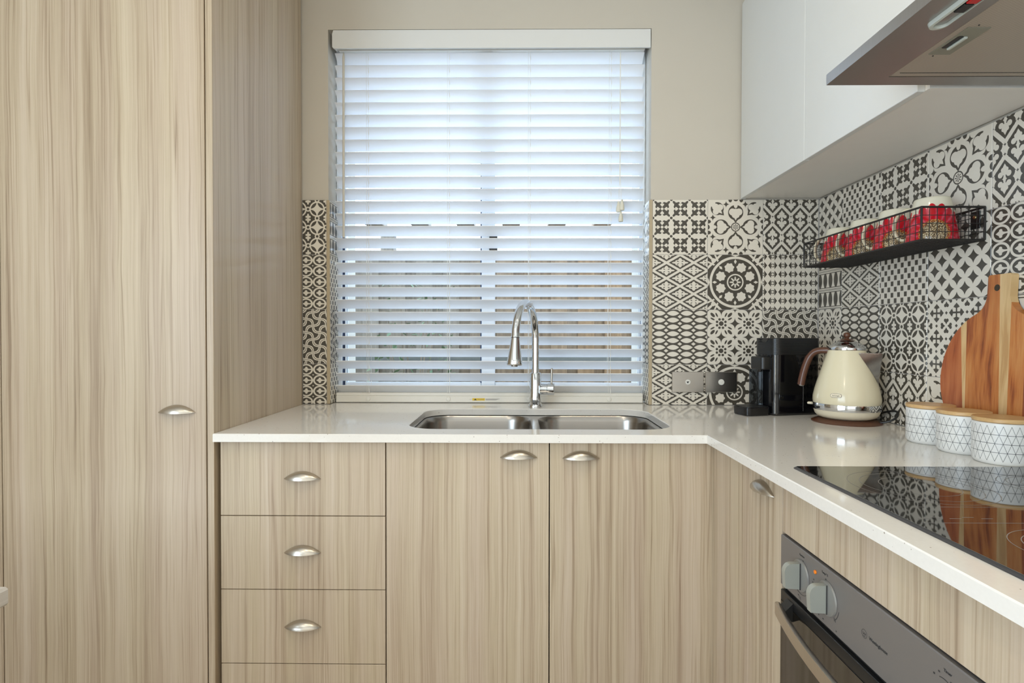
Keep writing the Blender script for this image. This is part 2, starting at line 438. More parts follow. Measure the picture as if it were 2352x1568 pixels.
# ------------------------------------------------------------------ mesh helpers
class G:
    def __init__(s): s.v = []; s.f = []
    def add(s, v, f):
        b = len(s.v); s.v += [tuple(k) for k in v]; s.f += [tuple(i + b for i in q) for q in f]; return s
    def box(s, x0, x1, y0, y1, z0, z1, c=0.0):
        if x1 < x0: x0, x1 = x1, x0
        if y1 < y0: y0, y1 = y1, y0
        if z1 < z0: z0, z1 = z1, z0
        if c <= 0:
            v = [(x, y, z) for x in (x0, x1) for y in (y0, y1) for z in (z0, z1)]
            return s.add(v, [(0, 1, 3, 2), (4, 6, 7, 5), (0, 4, 5, 1), (2, 3, 7, 6), (0, 2, 6, 4), (1, 5, 7, 3)])
        lo, hi = (x0, y0, z0), (x1, y1, z1)
        v = []; idx = {}
        for i in (0, 1):
            for j in (0, 1):
                for k in (0, 1):
                    cc = [(lo, hi)[(i, j, k)[a]][a] for a in range(3)]
                    sg = [(1, -1)[(i, j, k)[a]] for a in range(3)]
                    for a in range(3):
                        p = [cc[t] + (0 if t == a else sg[t]*c) for t in range(3)]
                        idx[(i, j, k, a)] = len(v); v.append(tuple(p))
        f = []
        for a in range(3):
            b, d = (a + 1) % 3, (a + 2) % 3
            for e in (0, 1):
                q = []
                for (m, n) in ((0, 0), (1, 0), (1, 1), (0, 1)):
                    t = [0, 0, 0]; t[a] = e; t[b] = m; t[d] = n; q.append(idx[(*t, a)])
                f.append(tuple(q) if e else tuple(reversed(q)))
            for m in (0, 1):
                for n in (0, 1):
                    t0 = [0, 0, 0]; t0[b] = m; t0[d] = n; t1 = list(t0); t1[a] = 1
                    q = [idx[(*t0, b)], idx[(*t1, b)], idx[(*t1, d)], idx[(*t0, d)]]
                    f.append(tuple(q) if (m == n) else tuple(reversed(q)))
        for i in (0, 1):
            for j in (0, 1):
                for k in (0, 1):
                    q = [idx[(i, j, k, a)] for a in range(3)]
                    f.append(tuple(q) if (i + j + k) % 2 else tuple(reversed(q)))
        return s.add(v, f)
    def tube(s, pts, rad, n=10, caps=True, closed=False):
        pts = [Vector(p) for p in pts]; m = len(pts)
        rad = rad if isinstance(rad, (list, tuple)) else [rad]*m
        tang = []
        for i in range(m):
            if closed: t = pts[(i + 1) % m] - pts[i - 1]
            else: t = pts[min(i + 1, m - 1)] - pts[max(i - 1, 0)]
            tang.append(t.normalized() if t.length > 1e-9 else Vector((0, 0, 1)))
        a = Vector((0, 0, 1)) if abs(tang[0].z) < .9 else Vector((1, 0, 0))
        nrm = (a - tang[0]*a.dot(tang[0])).normalized()
        v = []
        for i in range(m):
            nrm = (nrm - tang[i]*nrm.dot(tang[i])).normalized(); b = tang[i].cross(nrm)
            for k in range(n):
                an = TAU*k/n; v.append(pts[i] + (nrm*math.cos(an) + b*math.sin(an))*rad[i])
        f = []
        for i in range(m if closed else m - 1):
            j = (i + 1) % m
            for k in range(n): f.append((i*n + k, i*n + (k + 1) % n, j*n + (k + 1) % n, j*n + k))
        if caps and not closed:
            f.append(tuple(reversed(range(n)))); f.append(tuple((m - 1)*n + k for k in range(n)))
        return s.add(v, f)
    def lathe(s, prof, n=40, c=(0, 0, 0), ax=None):
        """prof: (r, z) pairs from bottom to top"""
        v = []; f = []; rows = []
        for r, z in prof:
            if r < 1e-6: rows.append([len(v)]); v.append((c[0], c[1], c[2] + z))
            else:
                rows.append(list(range(len(v), len(v) + n)))
                for k in range(n):
                    an = TAU*k/n; v.append((c[0] + r*math.cos(an), c[1] + r*math.sin(an), c[2] + z))
        for A, B in zip(rows, rows[1:]):
            if len(A) == 1 and len(B) == 1: continue
            for k in range(n):
                k2 = (k + 1) % n
                if len(A) == 1: f.append((A[0], B[k2], B[k]))
                elif len(B) == 1: f.append((A[k], A[k2], B[0]))
                else: f.append((A[k], A[k2], B[k2], B[k]))
        return s.add(v, f)
    def prism(s, poly, fn, d0, d1):
        """poly 2D points (ccw); fn(a, b, d) -> xyz"""
        n = len(poly); v = [fn(a, b, d0) for a, b in poly] + [fn(a, b, d1) for a, b in poly]
        f = [tuple(reversed(range(n))), tuple(range(n, 2*n))]
        for k in range(n):
            k2 = (k + 1) % n; f.append((k, k2, n + k2, n + k))
        return s.add(v, f)
    def xf(s, mtx):
        s.v = [tuple(mtx @ Vector(k)) for k in s.v]; return s
    def mesh(s, name, sharp=35, fix=True):
        me = bpy.data.meshes.new(name); me.from_pydata(s.v, [], s.f); me.validate(clean_customdata=False)
        if fix:
            bm = bmesh.new(); bm.from_mesh(me); bmesh.ops.recalc_face_normals(bm, faces=bm.faces); bm.to_mesh(me); bm.free()
        me.shade_smooth(); me.set_sharp_from_angle(angle=math.radians(sharp))
        return me
def put(name, g, m, parent=None, sharp=35, fix=True):
    me = g.mesh(name, sharp, fix) if isinstance(g, G) else g
    o = bpy.data.objects.new(name, me); COL.objects.link(o)
    if m is not None and not me.materials: me.materials.append(MAT[m] if isinstance(m, str) else m)
    if parent is not None: o.parent = parent
    return o
def tag(o, label, cat, group=None):
    o['label'] = label; o['category'] = cat
    if group: o['group'] = group
    return o
def thing(name, label, cat, loc=(0, 0, 0), rz=0.0, group=None):
    o = bpy.data.objects.new(name, None); COL.objects.link(o); o.location = loc; o.rotation_euler = (0, 0, rz); o.empty_display_size = .05
    return tag(o, label, cat, group)
def struct(o): o['kind'] = 'structure'; return o
def kids(o): return [c for c in bpy.data.objects if c.parent == o]
def dup(root, label):
    r = root.copy(); COL.objects.link(r); r['label'] = label
    for ch in kids(root):
        c = ch.copy(); COL.objects.link(c); c.parent = r
        for g in kids(ch):
            d = g.copy(); COL.objects.link(d); d.parent = c
    return r
def rrect(x0, x1, y0, y1, r, n=8):
    pts = []
    for cx, cy, a0 in ((x1 - r, y0 + r, -PI/2), (x1 - r, y1 - r, 0), (x0 + r, y1 - r, PI/2), (x0 + r, y0 + r, PI)):
        for k in range(n + 1):
            a = a0 + PI/2*k/n; pts.append((cx + r*math.cos(a), cy + r*math.sin(a)))
    return pts
def rings_loft(g, rings, cap0=True, cap1=True):
    n = len(rings[0]); v = [p for r in rings for p in r]; f = []
    for i in range(len(rings) - 1):
        for k in range(n):
            k2 = (k + 1) % n; f.append((i*n + k, i*n + k2, (i + 1)*n + k2, (i + 1)*n + k))
    if cap0: f.append(tuple(reversed(range(n))))
    if cap1: f.append(tuple((len(rings) - 1)*n + k for k in range(n)))
    return g.add(v, f)
def bez(p0, p1, p2, p3, n=12):
    out = []
    for i in range(n + 1):
        t = i/n; a = 1 - t
        out.append(tuple(a**3*p0[k] + 3*a*a*t*p1[k] + 3*a*t*t*p2[k] + t**3*p3[k] for k in range(3)))
    return out
def text(s, size, m, parent, mtx, name='lettering', align='CENTER'):
    c = bpy.data.curves.new(name, 'FONT'); c.body = s; c.size = size; c.align_x = align; c.align_y = 'CENTER'; c.extrude = .00015
    c.resolution_u = 3
    tmp = bpy.data.objects.new('tmp', c); COL.objects.link(tmp)
    bpy.context.view_layer.update()
    me = bpy.data.meshes.new_from_object(tmp.evaluated_get(bpy.context.evaluated_depsgraph_get()))
    bpy.data.objects.remove(tmp); me.name = name; me.materials.clear(); me.materials.append(MAT[m])
    o = bpy.data.objects.new(name, me); COL.objects.link(o)
    o.parent = parent; o['kind'] = 'stuff'
    o.matrix_world = mtx
    return o

# key planes
D = 2.0701      # face of the tiles on the back wall
WX = 1.0992     # face of the tiles on the right wall
ZC = .90        # worktop
TZ = 1.6526     # top of the tiling
OX0, OX1 = -.7005, .4875   # window opening
FY = 2.167      # room face of the window frame

# ------------------------------------------------------------------ room shell
struct(put('floor', G().box(-2.05, 3.5, -3.2, 2.4, -.08, 0), 'floor'))
struct(put('ceiling', G().box(-2.05, 3.5, -3.2, 2.45, 2.6, 2.7), 'ceiling'))
wb = G(); yb0, yb1 = D + .008, 2.42
wb.box(-2.05, OX0, yb0, yb1, 0, 2.6).box(OX1, 1.3, yb0, yb1, 0, 2.6).box(OX0, OX1, yb0, yb1, 2.279, 2.6).box(OX0, OX1, yb0, yb1, 0, .875)
wall_back = struct(put('wall_back', wb, 'wall'))
wall_right = struct(put('wall_right', G().box(WX + .008, 1.3, -.42, yb0, 0, 2.6).box(1.3, 3.5, -.42, -.30, 0, 2.6), 'wall'))
struct(put('wall_left', G().box(-2.05, -1.95, -3.2, 2.42, 0, 2.6), 'rear'))
struct(put('wall_rear', G().box(-2.05, 3.5, -3.3, -3.2, 0, 2.6), 'rear'))
struct(put('wall_side', G().box(3.5, 3.6, -3.2, -.30, 0, 2.6), 'rear'))

# grout beds and tiles
put('grout', G().box(-.7955, OX0 - .001, D + .0012, D + .0079, ZC + .0005, TZ), 'grout', wall_back)
put('grout', G().box(OX1 + .001, WX + .0012, D + .0012, D + .0079, ZC + .0005, TZ), 'grout', wall_back)
put('grout', G().box(WX + .0012, WX + .0079, -.4, D + .0012, ZC + .0005, TZ), 'grout', wall_right)
put('grout', G().box(OX0 + .0001, OX0 + .0045, D + .002, FY, ZC + .0005, TZ), 'grout', wall_back)
put('grout', G().box(OX1 - .0045, OX1 - .0001, D + .002, FY, ZC + .0005, TZ), 'grout', wall_back)
TM = {}
def tile(parent, pat, org, ud, nd, u0, u1, v0, v1, th=.0072, size=.2, mir=False):
    """org = world position of the lower left corner of the (cut) piece"""
    key = (pat, round(u0, 3), round(u1, 3), round(v0, 3), round(v1, 3), th, mir)
    if key not in TM:
        w = (u1 - u0)*size; h = (v1 - v0)*size; b = .0011
        v = [(0, 0, 0), (w, 0, 0), (w, h, 0), (0, h, 0), (0, 0, th - b), (w, 0, th - b), (w, h, th - b), (0, h, th - b),
             (b, b, th), (w - b, b, th), (w - b, h - b, th), (b, h - b, th)]
        f = [(3, 2, 1, 0)]
        for k in range(4):
            k2 = (k + 1) % 4; f += [(k, k2, 4 + k2, 4 + k), (4 + k, 4 + k2, 8 + k2, 8 + k)]
        f.append((8, 9, 10, 11))
        me = bpy.data.meshes.new('tile'); me.from_pydata(v, [], f)
        uvl = me.uv_layers.new(name='UVMap')
        for lp in me.loops:
            p = v[lp.vertex_index]; uu_ = u0 + p[0]/size
            uvl.data[lp.index].uv = ((1 - uu_) if mir else uu_, v0 + p[1]/size)
        me.materials.append(tile_mat(pat)); TM[key] = me
    o = bpy.data.objects.new('tile', TM[key]); COL.objects.link(o)
    ud = Vector(ud); nd = Vector(nd); vd = Vector((0, 0, 1)); a = Vector(org) - nd*th
    o.parent = parent
    o.matrix_world = Matrix(((ud.x, vd.x, nd.x, a.x), (ud.y, vd.y, nd.y, a.y), (ud.z, vd.z, nd.z, a.z), (0, 0, 0, 1)))
    return o
TP = .2013; GAP = .0013
rows = [TZ - (i + 1)*TP + GAP for i in range(3)]        # bottoms of full rows
RB = ZC + .0012                                          # bottom of the cut row
V4 = 1 - (rows[2] - GAP - RB)/.2
def column(parent, pats, org, ud, nd, u0, u1, **k):
    for i, p in enumerate(pats):
        if p is None: continue
        if i < 3: tile(parent, p, (org[0], org[1], rows[i]), ud, nd, u0, u1, 0, 1, **k)
        else: tile(parent, p, (org[0], org[1], RB), ud, nd, u0, u1, V4, 1, **k)
bx = .6948 - TP + GAP/2     # left edge of the first column right of the window
nb = (0, -1, 0); ux = (1, 0, 0)
column(wall_back, ['hearts', 'lattice', 'ovals', 'lattice'], (bx, D, 0), ux, nb, 0, 1)
column(wall_back, ['clover', 'rosette', 'beads', 'rosette'], (bx + TP, D, 0), ux, nb, 0, 1)
column(wall_back, ['scroll', 'hexes', 'wave', 'hexes'], (bx + 2*TP, D, 0), ux, nb, 0, 1)
wl = (OX0 - .0065 + .7945)/.2
column(wall_back, ['lens', 'rings', 'wave', 'rings'], (-.7945, D, 0), ux, nb, 1 - wl, 1)
s1 = .1450
nr = (-1, 0, 0); uy = (0, -1, 0)
c0 = (s1 - GAP)/.2
column(wall_right, ['petals', 'tribal', 'beads', 'cross'], (WX, D - .0006, 0), uy, nr, 1 - c0, 1)
for i, cp in enumerate([['checker', 'lattice', 'ovals', 'hexes'], ['hearts', 'checker', 'lens', 'scroll'], ['clover', 'petals', 'cross', 'clover'],
                        ['scroll', 'rings', 'tribal', 'wave'], ['lens', 'ovals', 'beads', 'lattice'], ['hexes', 'wave', 'clover', 'petals'],
                        ['beads', 'hearts', 'lattice', 'rings'], ['petals', 'scroll', 'checker', 'cross']]):
    column(wall_right, cp, (WX, D - s1 - i*TP - GAP/2, 0), uy, nr, 0, 1)
rw = (FY - D - .006)/.2
column(wall_back, ['tribal', 'checker', 'wave', 'checker'], (OX0 + .0065, D + .005, 0), (0, 1, 0), (1, 0, 0), 0, rw, th=.006)
column(wall_back, ['clover', 'lattice', 'ovals', 'checker'], (OX1 - .0065, FY - .001, 0), uy, nr, 1 - rw, 1, th=.006)
# edge trims at the window corners
struct(put('trim_1', G().box(OX0 - .0055, OX0 + .0068, D - .0006, D + .0045, ZC + .001, TZ, .0012), 'trim'))
struct(put('trim_2', G().box(OX1 - .0068, OX1 + .0055, D - .0006, D + .0045, ZC + .001, TZ, .0012), 'trim'))

# ------------------------------------------------------------------ window
win = struct(bpy.data.objects.new('window_1', None)); COL.objects.link(win)
fx0, fx1, fz0, fz1 = OX0 + .001, OX1 - .001, .902, 2.277
def frame_part(name, x0, x1, z0, z1, y0=FY, y1=2.235, m='frame_white'): return put(name, G().box(x0, x1, y0, y1, z0, z1, .002), m, win)
frame_part('jamb', fx0, -.680, fz0, fz1); frame_part('jamb', .474, fx1, fz0, fz1)
frame_part('head', -.680, .474, 2.235, fz1); frame_part('sill', -.680, .474, fz0, .94)
frame_part('sash_stile', -.1405, -.0885, .94, 2.235, FY + .004, 2.20)
frame_part('sash_stile', -.671, -.667, .94, 2.235, FY + .008, 2.21); frame_part('sash_stile', .466, .471, .94, 2.235, FY + .008, 2.20)
frame_part('sash_rail', -.667, -.1405, .94, .972, FY + .012, 2.21); frame_part('sash_rail', -.0885, .466, .94, .972, FY + .012, 2.20)
frame_part('sash_rail', -.667, -.1405, 2.205, 2.235, FY + .012, 2.21); frame_part('sash_rail', -.0885, .466, 2.205, 2.235, FY + .012, 2.20)
frame_part('gasket_and_gap_shade', -.6795, -.6745, .94, 2.235, FY + .010, 2.20, 'gasket_and_gap_shade'); frame_part('gasket_and_gap_shade', -.1455, -.1406, .94, 2.235, FY + .012, 2.20, 'gasket_and_gap_shade')  # first strip is a gasket, second paints the shadow gap beside the mullion
put('pane', G().box(-.6665, -.146, 2.192, 2.197, .9725, 2.2045), 'glass', win); put('pane', G().box(-.088, .4655, 2.182, 2.187, .9725, 2.2045), 'glass', win)
put('latch', G().box(-.1105, -.0785, 2.160, FY + .0035, 1.480, 1.543, .003), 'black', win)

# ------------------------------------------------------------------ outdoors
struct(put('ground', G().box(-6, 6, 2.45, 9, -.25, -.15), 'ground'))
fence = thing('paling_fence', 'weathered brown timber paling fence seen between the blind slats', 'fence', (0, 3.4, -.15))
pm = None
for i in range(58):
    x = -2.36 + i*.0815; back = i % 2
    w = .098; h = 1.775 + random.uniform(-.006, .004)
    if pm is None: pm = G().box(-w/2, w/2, 0, .014, 0, 1, .002).mesh('paling')
    o = put('paling', pm, 'paling', fence); o.location = (x, .016 if back else 0, 0); o.scale = (1 + random.uniform(-.05, .05), 1, h)
for z in (.52, 1.155, 1.64): put('rail', G().box(-2.42, 2.35, .032, .07, z, z + .03 + .012, .002), 'rail_timber', fence)
put('capping_rail', G().box(-2.42, 2.35, -.018, -.001, 1.140, 1.182, .002), 'rail_timber', fence)
perg = thing('pergola', 'pale garden pergola with rafter ends above the fence outside', 'pergola', (0, 4.3, -.15))
put('post', G().box(-1.04, -.94, -.05, .05, 0, 2.065, .003), 'paling', perg); put('post', G().box(1.44, 1.54, -.05, .05, 0, 2.065, .003), 'paling', perg)
put('beam', G().box(-1.7, 1.7, -.03, .03, 2.066, 2.130, .003), 'paling', perg)
for i in range(9):
    x = -1.499 + i*.345; put('rafter', G().box(x, x + .134, -.10, .10, 2.1305, 2.196, .003), 'paling', perg)
sh = thing('shrub', 'leafy green shrub growing against the fence outside', 'shrub', (-.60, 3.12, -.15))
g = G()
for k in range(520):
    a = random.uniform(0, TAU); r = .20*math.sqrt(random.random()); z = random.uniform(.9, 1.62) if k % 3 else random.uniform(.2, 1.2)
    c = Vector((r*math.cos(a)*1.3, r*math.sin(a)*.7, z)); d = Vector((random.uniform(-1, 1), random.uniform(-1, 1), random.uniform(-.4, .8))).normalized()
    s_ = d.cross(Vector((.3, .2, 1))).normalized(); L = random.uniform(.03, .055)
    g.add([c, c + d*L*.5 + s_*L*.22, c + d*L, c + d*L*.5 - s_*L*.22], [(0, 1, 2, 3)])
fo = put('foliage', g, 'leaf', sh, fix=False); fo['kind'] = 'stuff'
g = G()
for k in range(7):
    a = k*.9; g.tube([(0, 0, 0), (.03*math.cos(a), .03*math.sin(a), .6), (.16*math.cos(a), .09*math.sin(a), 1.5)], [.008, .006, .003], 6)
put('stems', g, 'paling', sh)

# ------------------------------------------------------------------ cabinet pulls
def cup_pull(parent, loc, rz, w=.099):
    """half-moon pull; local x along the door, -y out of it"""
    nS, nT = 20, 8; P = []
    for layer, (D_, H_) in enumerate(((.021, .0205), (.0192, .0188))):
        for i in range(nS + 1):
            s = -1 + 2*i/nS; e = max(0.0, 1 - s*s); e1 = e**.75
            for j in range(nT + 1):
                t = j/nT*PI/2
                P.append((s*w/2*(1 if not layer else .985), -.0004 - D_*e1*math.sin(t), H_*e*math.cos(t) - .0012*e*math.sin(t)**2))
    f = []; m = nT + 1; n2 = (nS + 1)*m
    for i in range(nS):
        for j in range(nT):
            q = (i*m + j, (i + 1)*m + j, (i + 1)*m + j + 1, i*m + j + 1); f.append(q); f.append(tuple(n2 + k for k in reversed(q)))
        f.append((i*m + nT, (i + 1)*m + nT, n2 + (i + 1)*m + nT, n2 + i*m + nT))
    o = put('handle', G().add(P, f), 'nickel', parent, 60); o['label'] = 'brushed nickel cup handle'
    o.location = loc; o.rotation_euler = (0, 0, rz)
    return o
def front(name, parent, x0, x1, z0, z1, y=1.474, th=.018): return put(name, G().box(x0, x1, y, y + th, z0, z1, .0008), 'laminate', parent)
def carcass(parent, x0, x1, y0, y1, z0, z1, t=.016, m='carcass', top=True):
    g = G().box(x0, x0 + t, y0, y1, z0, z1).box(x1 - t, x1, y0, y1, z0, z1).box(x0 + t, x1 - t, y0, y1, z0, z0 + t).box(x0 + t, x1 - t, y1 - t, y1, z0 + t, z1)
    if top: g.box(x0 + t, x1 - t, y0, y1, z1 - t, z1)
    return put('carcass', g, m, parent)

# ------------------------------------------------------------------ tall pantry
pan = thing('pantry_cabinet', 'tall ash laminate pantry cupboard standing left of the worktop', 'cabinet')
put('side_panel', G().box(-.8135, -.7958, 1.462, 2.066, 0, 2.42, .0008), 'laminate', pan)
d1 = front('door', pan, -1.3565, -.8168, .10, 2.40, 1.462); cup_pull(d1, (-.893, 1.462, .9540), 0, .1)
d2 = front('door', pan, -1.90, -1.3595, .10, 2.40, 1.462); cup_pull(d2, (-1.78, 1.462, .9540), 0, .1)
carcass(pan, -1.90, -.8145, 1.484, 2.066, .0, 2.42)
put('kickboard', G().box(-1.9, -.8145, 1.52, 1.536, 0.001, .098), 'laminate', pan)
put('divider', G().box(-1.366, -1.350, 1.484, 2.04, .02, 2.40), 'dark_gap', pan)

# ------------------------------------------------------------------ base cabinets under the window
dc = thing('drawer_cabinet', 'ash laminate four-drawer unit between pantry and sink cupboard', 'cabinet')
xs = (-.7858, -.3492)
for z0, z1 in ((.6806, .8745), (.4846, .6785), (.2866, .4826), (.104, .2846)):
    d = front('drawer', dc, xs[0], xs[1], z0, z1); cup_pull(d, (-.5685, 1.474, z0 + .0975 if z0 > .2 else z0 + .10), 0)
put('filler_strip', G().box(-.7955, -.7885, 1.500, 1.516, .0, .8775), 'laminate', dc)
carcass(dc, -.788, -.3485, 1.494, 2.06, .10, .877)
put('kickboard', G().box(-.788, -.3485, 1.54, 1.556, .001, .098), 'laminate', dc)
sc = thing('sink_cabinet', 'ash laminate two-door cupboard beneath the double sink', 'cabinet')
d = front('door', sc, -.3463, .0822, .104, .8745); cup_pull(d, (.0025, 1.474, .8362), 0)
d = front('door', sc, .0850, .5150, .104, .8745); cup_pull(d, (.166, 1.474, .8345), 0)
carcass(sc, -.3475, .5105, 1.494, 2.06, .10, .870, top=False)
put('kickboard', G().box(-.3475, .5105, 1.54, 1.556, .001, .098), 'laminate', sc)

# right run: fronts face -x
RX = .5125
def rfront(name, parent, y0, y1, z0, z1): return put(name, G().box(RX, RX + .018, y0, y1, z0, z1, .0008), 'laminate', parent)
cc = thing('corner_cabinet', 'pale ash laminate corner cupboard between sink cupboard and oven', 'cabinet')
d = rfront('door', cc, 1.0895, 1.4718, .104, .8745); cup_pull(d, (RX, 1.1745, .8362), -PI/2, .104)
carcass(cc, .532, 1.09, 1.0895, 1.47, .10, .877)
put('kickboard', G().box(.58, .596, 1.0895, 1.47, .001, .098), 'laminate', cc)
oc = thing('oven_housing', 'ash laminate oven housing with a blank panel under the cooktop', 'cabinet')
rfront('filler_panel', oc, .4885, 1.0868, .780, .8745); rfront('lower_panel', oc, .4885, 1.0868, .104, .172)
put('side', G().box(.532, 1.09, 1.0725, 1.088, .10, .877), 'carcass', oc); put('side', G().box(.532, 1.09, .4875, .503, .10, .877), 'carcass', oc)
put('shelf', G().box(.532, 1.09, .5035, 1.072, .150, .166), 'carcass', oc)
put('kickboard', G().box(.58, .596, .4875, 1.088, .001, .098), 'laminate', oc)
ec = thing('end_cabinet', 'ash laminate cupboard at the near end of the right run', 'cabinet')
d = rfront('door', ec, -.14, .4858, .104, .8745); cup_pull(d, (RX, .40, .8362), -PI/2, .104)
carcass(ec, .532, 1.09, -.14, .4865, .10, .877)

# ------------------------------------------------------------------ worktop with sink cut-out
def offset_poly(poly, d):
    n = len(poly); out = []
    for i in range(n):
        p0, p1, p2 = Vector(poly[i - 1]), Vector(poly[i]), Vector(poly[(i + 1) % n])
        e1 = (p1 - p0).normalized(); e2 = (p2 - p1).normalized()
        n1 = Vector((-e1.y, e1.x)); n2 = Vector((-e2.y, e2.x))
        m = n1 + n2; m = m/(1 + n1.dot(n2)) if 1 + n1.dot(n2) > .05 else n1
        out.append(tuple(p1 + m*d))
    return out
def fill_with_hole(outer, hole, z, flip):
    bm = bmesh.new(); ed = []
    for loop in (outer, hole):
        vs = [bm.verts.new((x, y, z)) for x, y in loop]
        for i in range(len(vs)): ed.append(bm.edges.new((vs[i], vs[(i + 1) % len(vs)])))
    bmesh.ops.triangle_fill(bm, use_beauty=True, use_dissolve=False, edges=ed)
    bm.verts.index_update(); v = [tuple(k.co) for k in bm.verts]; f = [tuple(k.index for k in q.verts) for q in bm.faces]; bm.free()
    return v, f
outer = [(-.7952, 1.454), (.4885, 1.454), (.4885, -.15), (1.0985, -.15), (1.0985, 2.0692), (.4800, 2.0692), (.4800, 2.164), (-.6932, 2.164), (-.6932, 2.0692), (-.7952, 2.0692)]
hole = rrect(-.3125, .4345, 1.540, 1.956, .085, 10)
b = .0018
g = G()
ot = offset_poly(outer, b); hi_ = list(hole); hb = offset_poly(hole, -b)
g.add(*fill_with_hole(ot, hb, ZC, 0)); g.add(*fill_with_hole(outer, hi_, .8785, 1))
rings_loft(g, [[(x, y, .8785) for x, y in outer], [(x, y, ZC - b) for x, y in outer], [(x, y, ZC) for x, y in ot]], False, False)
rings_loft(g, [[(x, y, .8785) for x, y in hi_], [(x, y, ZC - b) for x, y in hi_], [(x, y, ZC) for x, y in hb]], False, False)
me = g.mesh('worktop')
bm = bmesh.new(); bm.from_mesh(me); bmesh.ops.remove_doubles(bm, verts=bm.verts, dist=1e-5); bmesh.ops.recalc_face_normals(bm, faces=bm.faces); bm.to_mesh(me); bm.free()
me.set_sharp_from_angle(angle=math.radians(30))
tag(put('worktop', me, 'stone'), 'pale speckled stone worktop running under the window and along the right wall', 'worktop')

# ------------------------------------------------------------------ sink
sk = thing('double_sink', 'stainless steel double bowl sink set under the worktop below the tap', 'sink', (.06, 1.75, .878))
g = G()
def bowl(x0, x1, y0, y1, depth):
    R = []
    for z, ins, r in ((-.0012, 0, .085), (-.004, .002, .083), (-.02, .006, .08), (-depth + .035, .012, .075), (-depth + .012, .022, .065), (-depth, .045, .045)):
        R.append([(x - .06, y - 1.75, z) for x, y in rrect(x0 + ins, x1 - ins, y0 + ins, y1 - ins, r, 8)])
    return R
B1 = bowl(-.305, .044, 1.546, 1.950, .18); B2 = bowl(.066, .427, 1.546, 1.950, .18)
for i, B in enumerate((B1, B2)):
    gg = G(); rings_loft(gg, B, False, False)
    n = len(B[0]); gg.add(B[-1], [tuple(range(n))])
    put('bowl', gg, 'steel', sk, 50, False)
    cx = sum(p[0] for p in B[-1])/n; cy = sum(p[1] for p in B[-1])/n
    put('drain', G().lathe([(.0, -.179), (.040, -.179), (.044, -.1765), (.030, -.175), (.0, -.1785)], 24, (cx, cy, 0)), 'chrome', sk)
fl = G()
flo_o = [(x - .06, y - 1.75) for x, y in rrect(-.335, .455, 1.515, 1.980, .09, 10)]
bm = bmesh.new(); ed = []
for loop in (flo_o, [p[:2] for p in B1[0]], [p[:2] for p in B2[0]]):
    vs = [bm.verts.new((x, y, -.0012)) for x, y in loop]
    for i in range(len(vs)): ed.append(bm.edges.new((vs[i], vs[(i + 1) % len(vs)])))
bmesh.ops.triangle_fill(bm, use_beauty=True, use_dissolve=False, edges=ed); bm.verts.index_update()
fl.add([tuple(k.co) for k in bm.verts], [tuple(k.index for k in q.verts) for q in bm.faces]); bm.free()
put('flange', fl, 'steel', sk)

# ------------------------------------------------------------------ tap
tp = thing('kitchen_tap', 'chrome gooseneck pull-out tap standing behind the sink', 'tap', (.0635, 2.025, ZC))
put('base_ring', G().lathe([(0, .0003), (.0268, .0003), (.027, .004), (.0245, .008), (0, .008)], 36), 'chrome', tp)
put('body', G().lathe([(0, .0081), (.0222, .0081), (.0222, .03), (.0205, .05), (.0202, .118), (.0188, .121), (0, .121)], 36), 'chrome', tp)
dx, dy = -.0715, -.225
L = math.hypot(dx, dy); rad = L/2; ux_, uy_ = dx/L, dy/L
pts = [(0, 0, .1215), (0, 0, .18), (0, 0, .243)]
for k in range(1, 17):
    a = PI*k/16*.985; d_ = rad*(1 - math.cos(a)); pts.append((ux_*d_, uy_*d_, .243 + rad*1.04*math.sin(a)))
put('neck', G().tube(pts, .0133, 20), 'chrome', tp, 60)
e = Vector(pts[-1]); dn = (Vector((ux_*.10, uy_*.10, -1))).normalized()
hp = [e + dn*t for t in (.0006, .004, .02, .045, .070, .085, .088)]
put('spray_head', G().tube(hp, [.0136, .0140, .0160, .0195, .0235, .0252, .0240], 24), 'chrome', tp, 60)
put('nozzle', G().tube([e + dn*.0882, e + dn*.0925], [.011, .010], 20), 'steel', tp)
put('joint_ring', G().tube([e - dn*.0012, e + dn*.0005], [.0139, .0139], 20), 'black', tp)
c_ = Vector((.0, 0, .063)); ax_ = Vector((.985, -.17, .0)).normalized()
put('cartridge', G().tube([c_ + ax_*t for t in (.018, .043, .0442, .0446)], [.0195, .0195, .0185, .0185], 28), 'chrome', tp)
put('lever_cap', G().tube([c_ + ax_*t for t in (.0447, .0455, .067, .069)], [.0205, .0215, .0215, .020], 28), 'chrome', tp)
lv = c_ + ax_*.058 + Vector((0, 0, .0216))
put('lever', G().tube([lv, lv + Vector((.001, 0, .052)), lv + Vector((.001, 0, .054))], [.0036, .0036, .002], 12), 'nickel', tp)

# ------------------------------------------------------------------ venetian blind
bl = thing('venetian_blind', 'white timber venetian blind with tilted slats hanging in the window', 'blind', (-.109, 2.117, 2.2))
def bput(name, g, m, sharp=35):
    o = put(name, g.xf(Matrix.Translation((.109, -2.117, -2.2))), m, bl, sharp); return o
g = G().prism([(-.684, 2.2135), (-.678, 2.2085), (.4835, 2.2085), (.4835, 2.2745), (-.680, 2.2745), (-.684, 2.262)], lambda a, b_, d: (a, d, b_), 2.0735, 2.0815)
g.box(-.679, -.672, 2.082, 2.105, 2.213, 2.27)
bput('valance', g, 'valance')
bput('headrail', G().box(-.671, .470, 2.106, 2.158, 2.2165, 2.262, .001), 'rail')
PITCH = .0462; SW, DRP = .040, .031
sl_n = Vector((0, .61, .79))
g = G()
n = 5; sec = []
for k in range(n):
    t = k/(n - 1); bow = .0016*(1 - (2*t - 1)**2); sec.append((t*SW - .61*bow*.0, -t*DRP + bow))
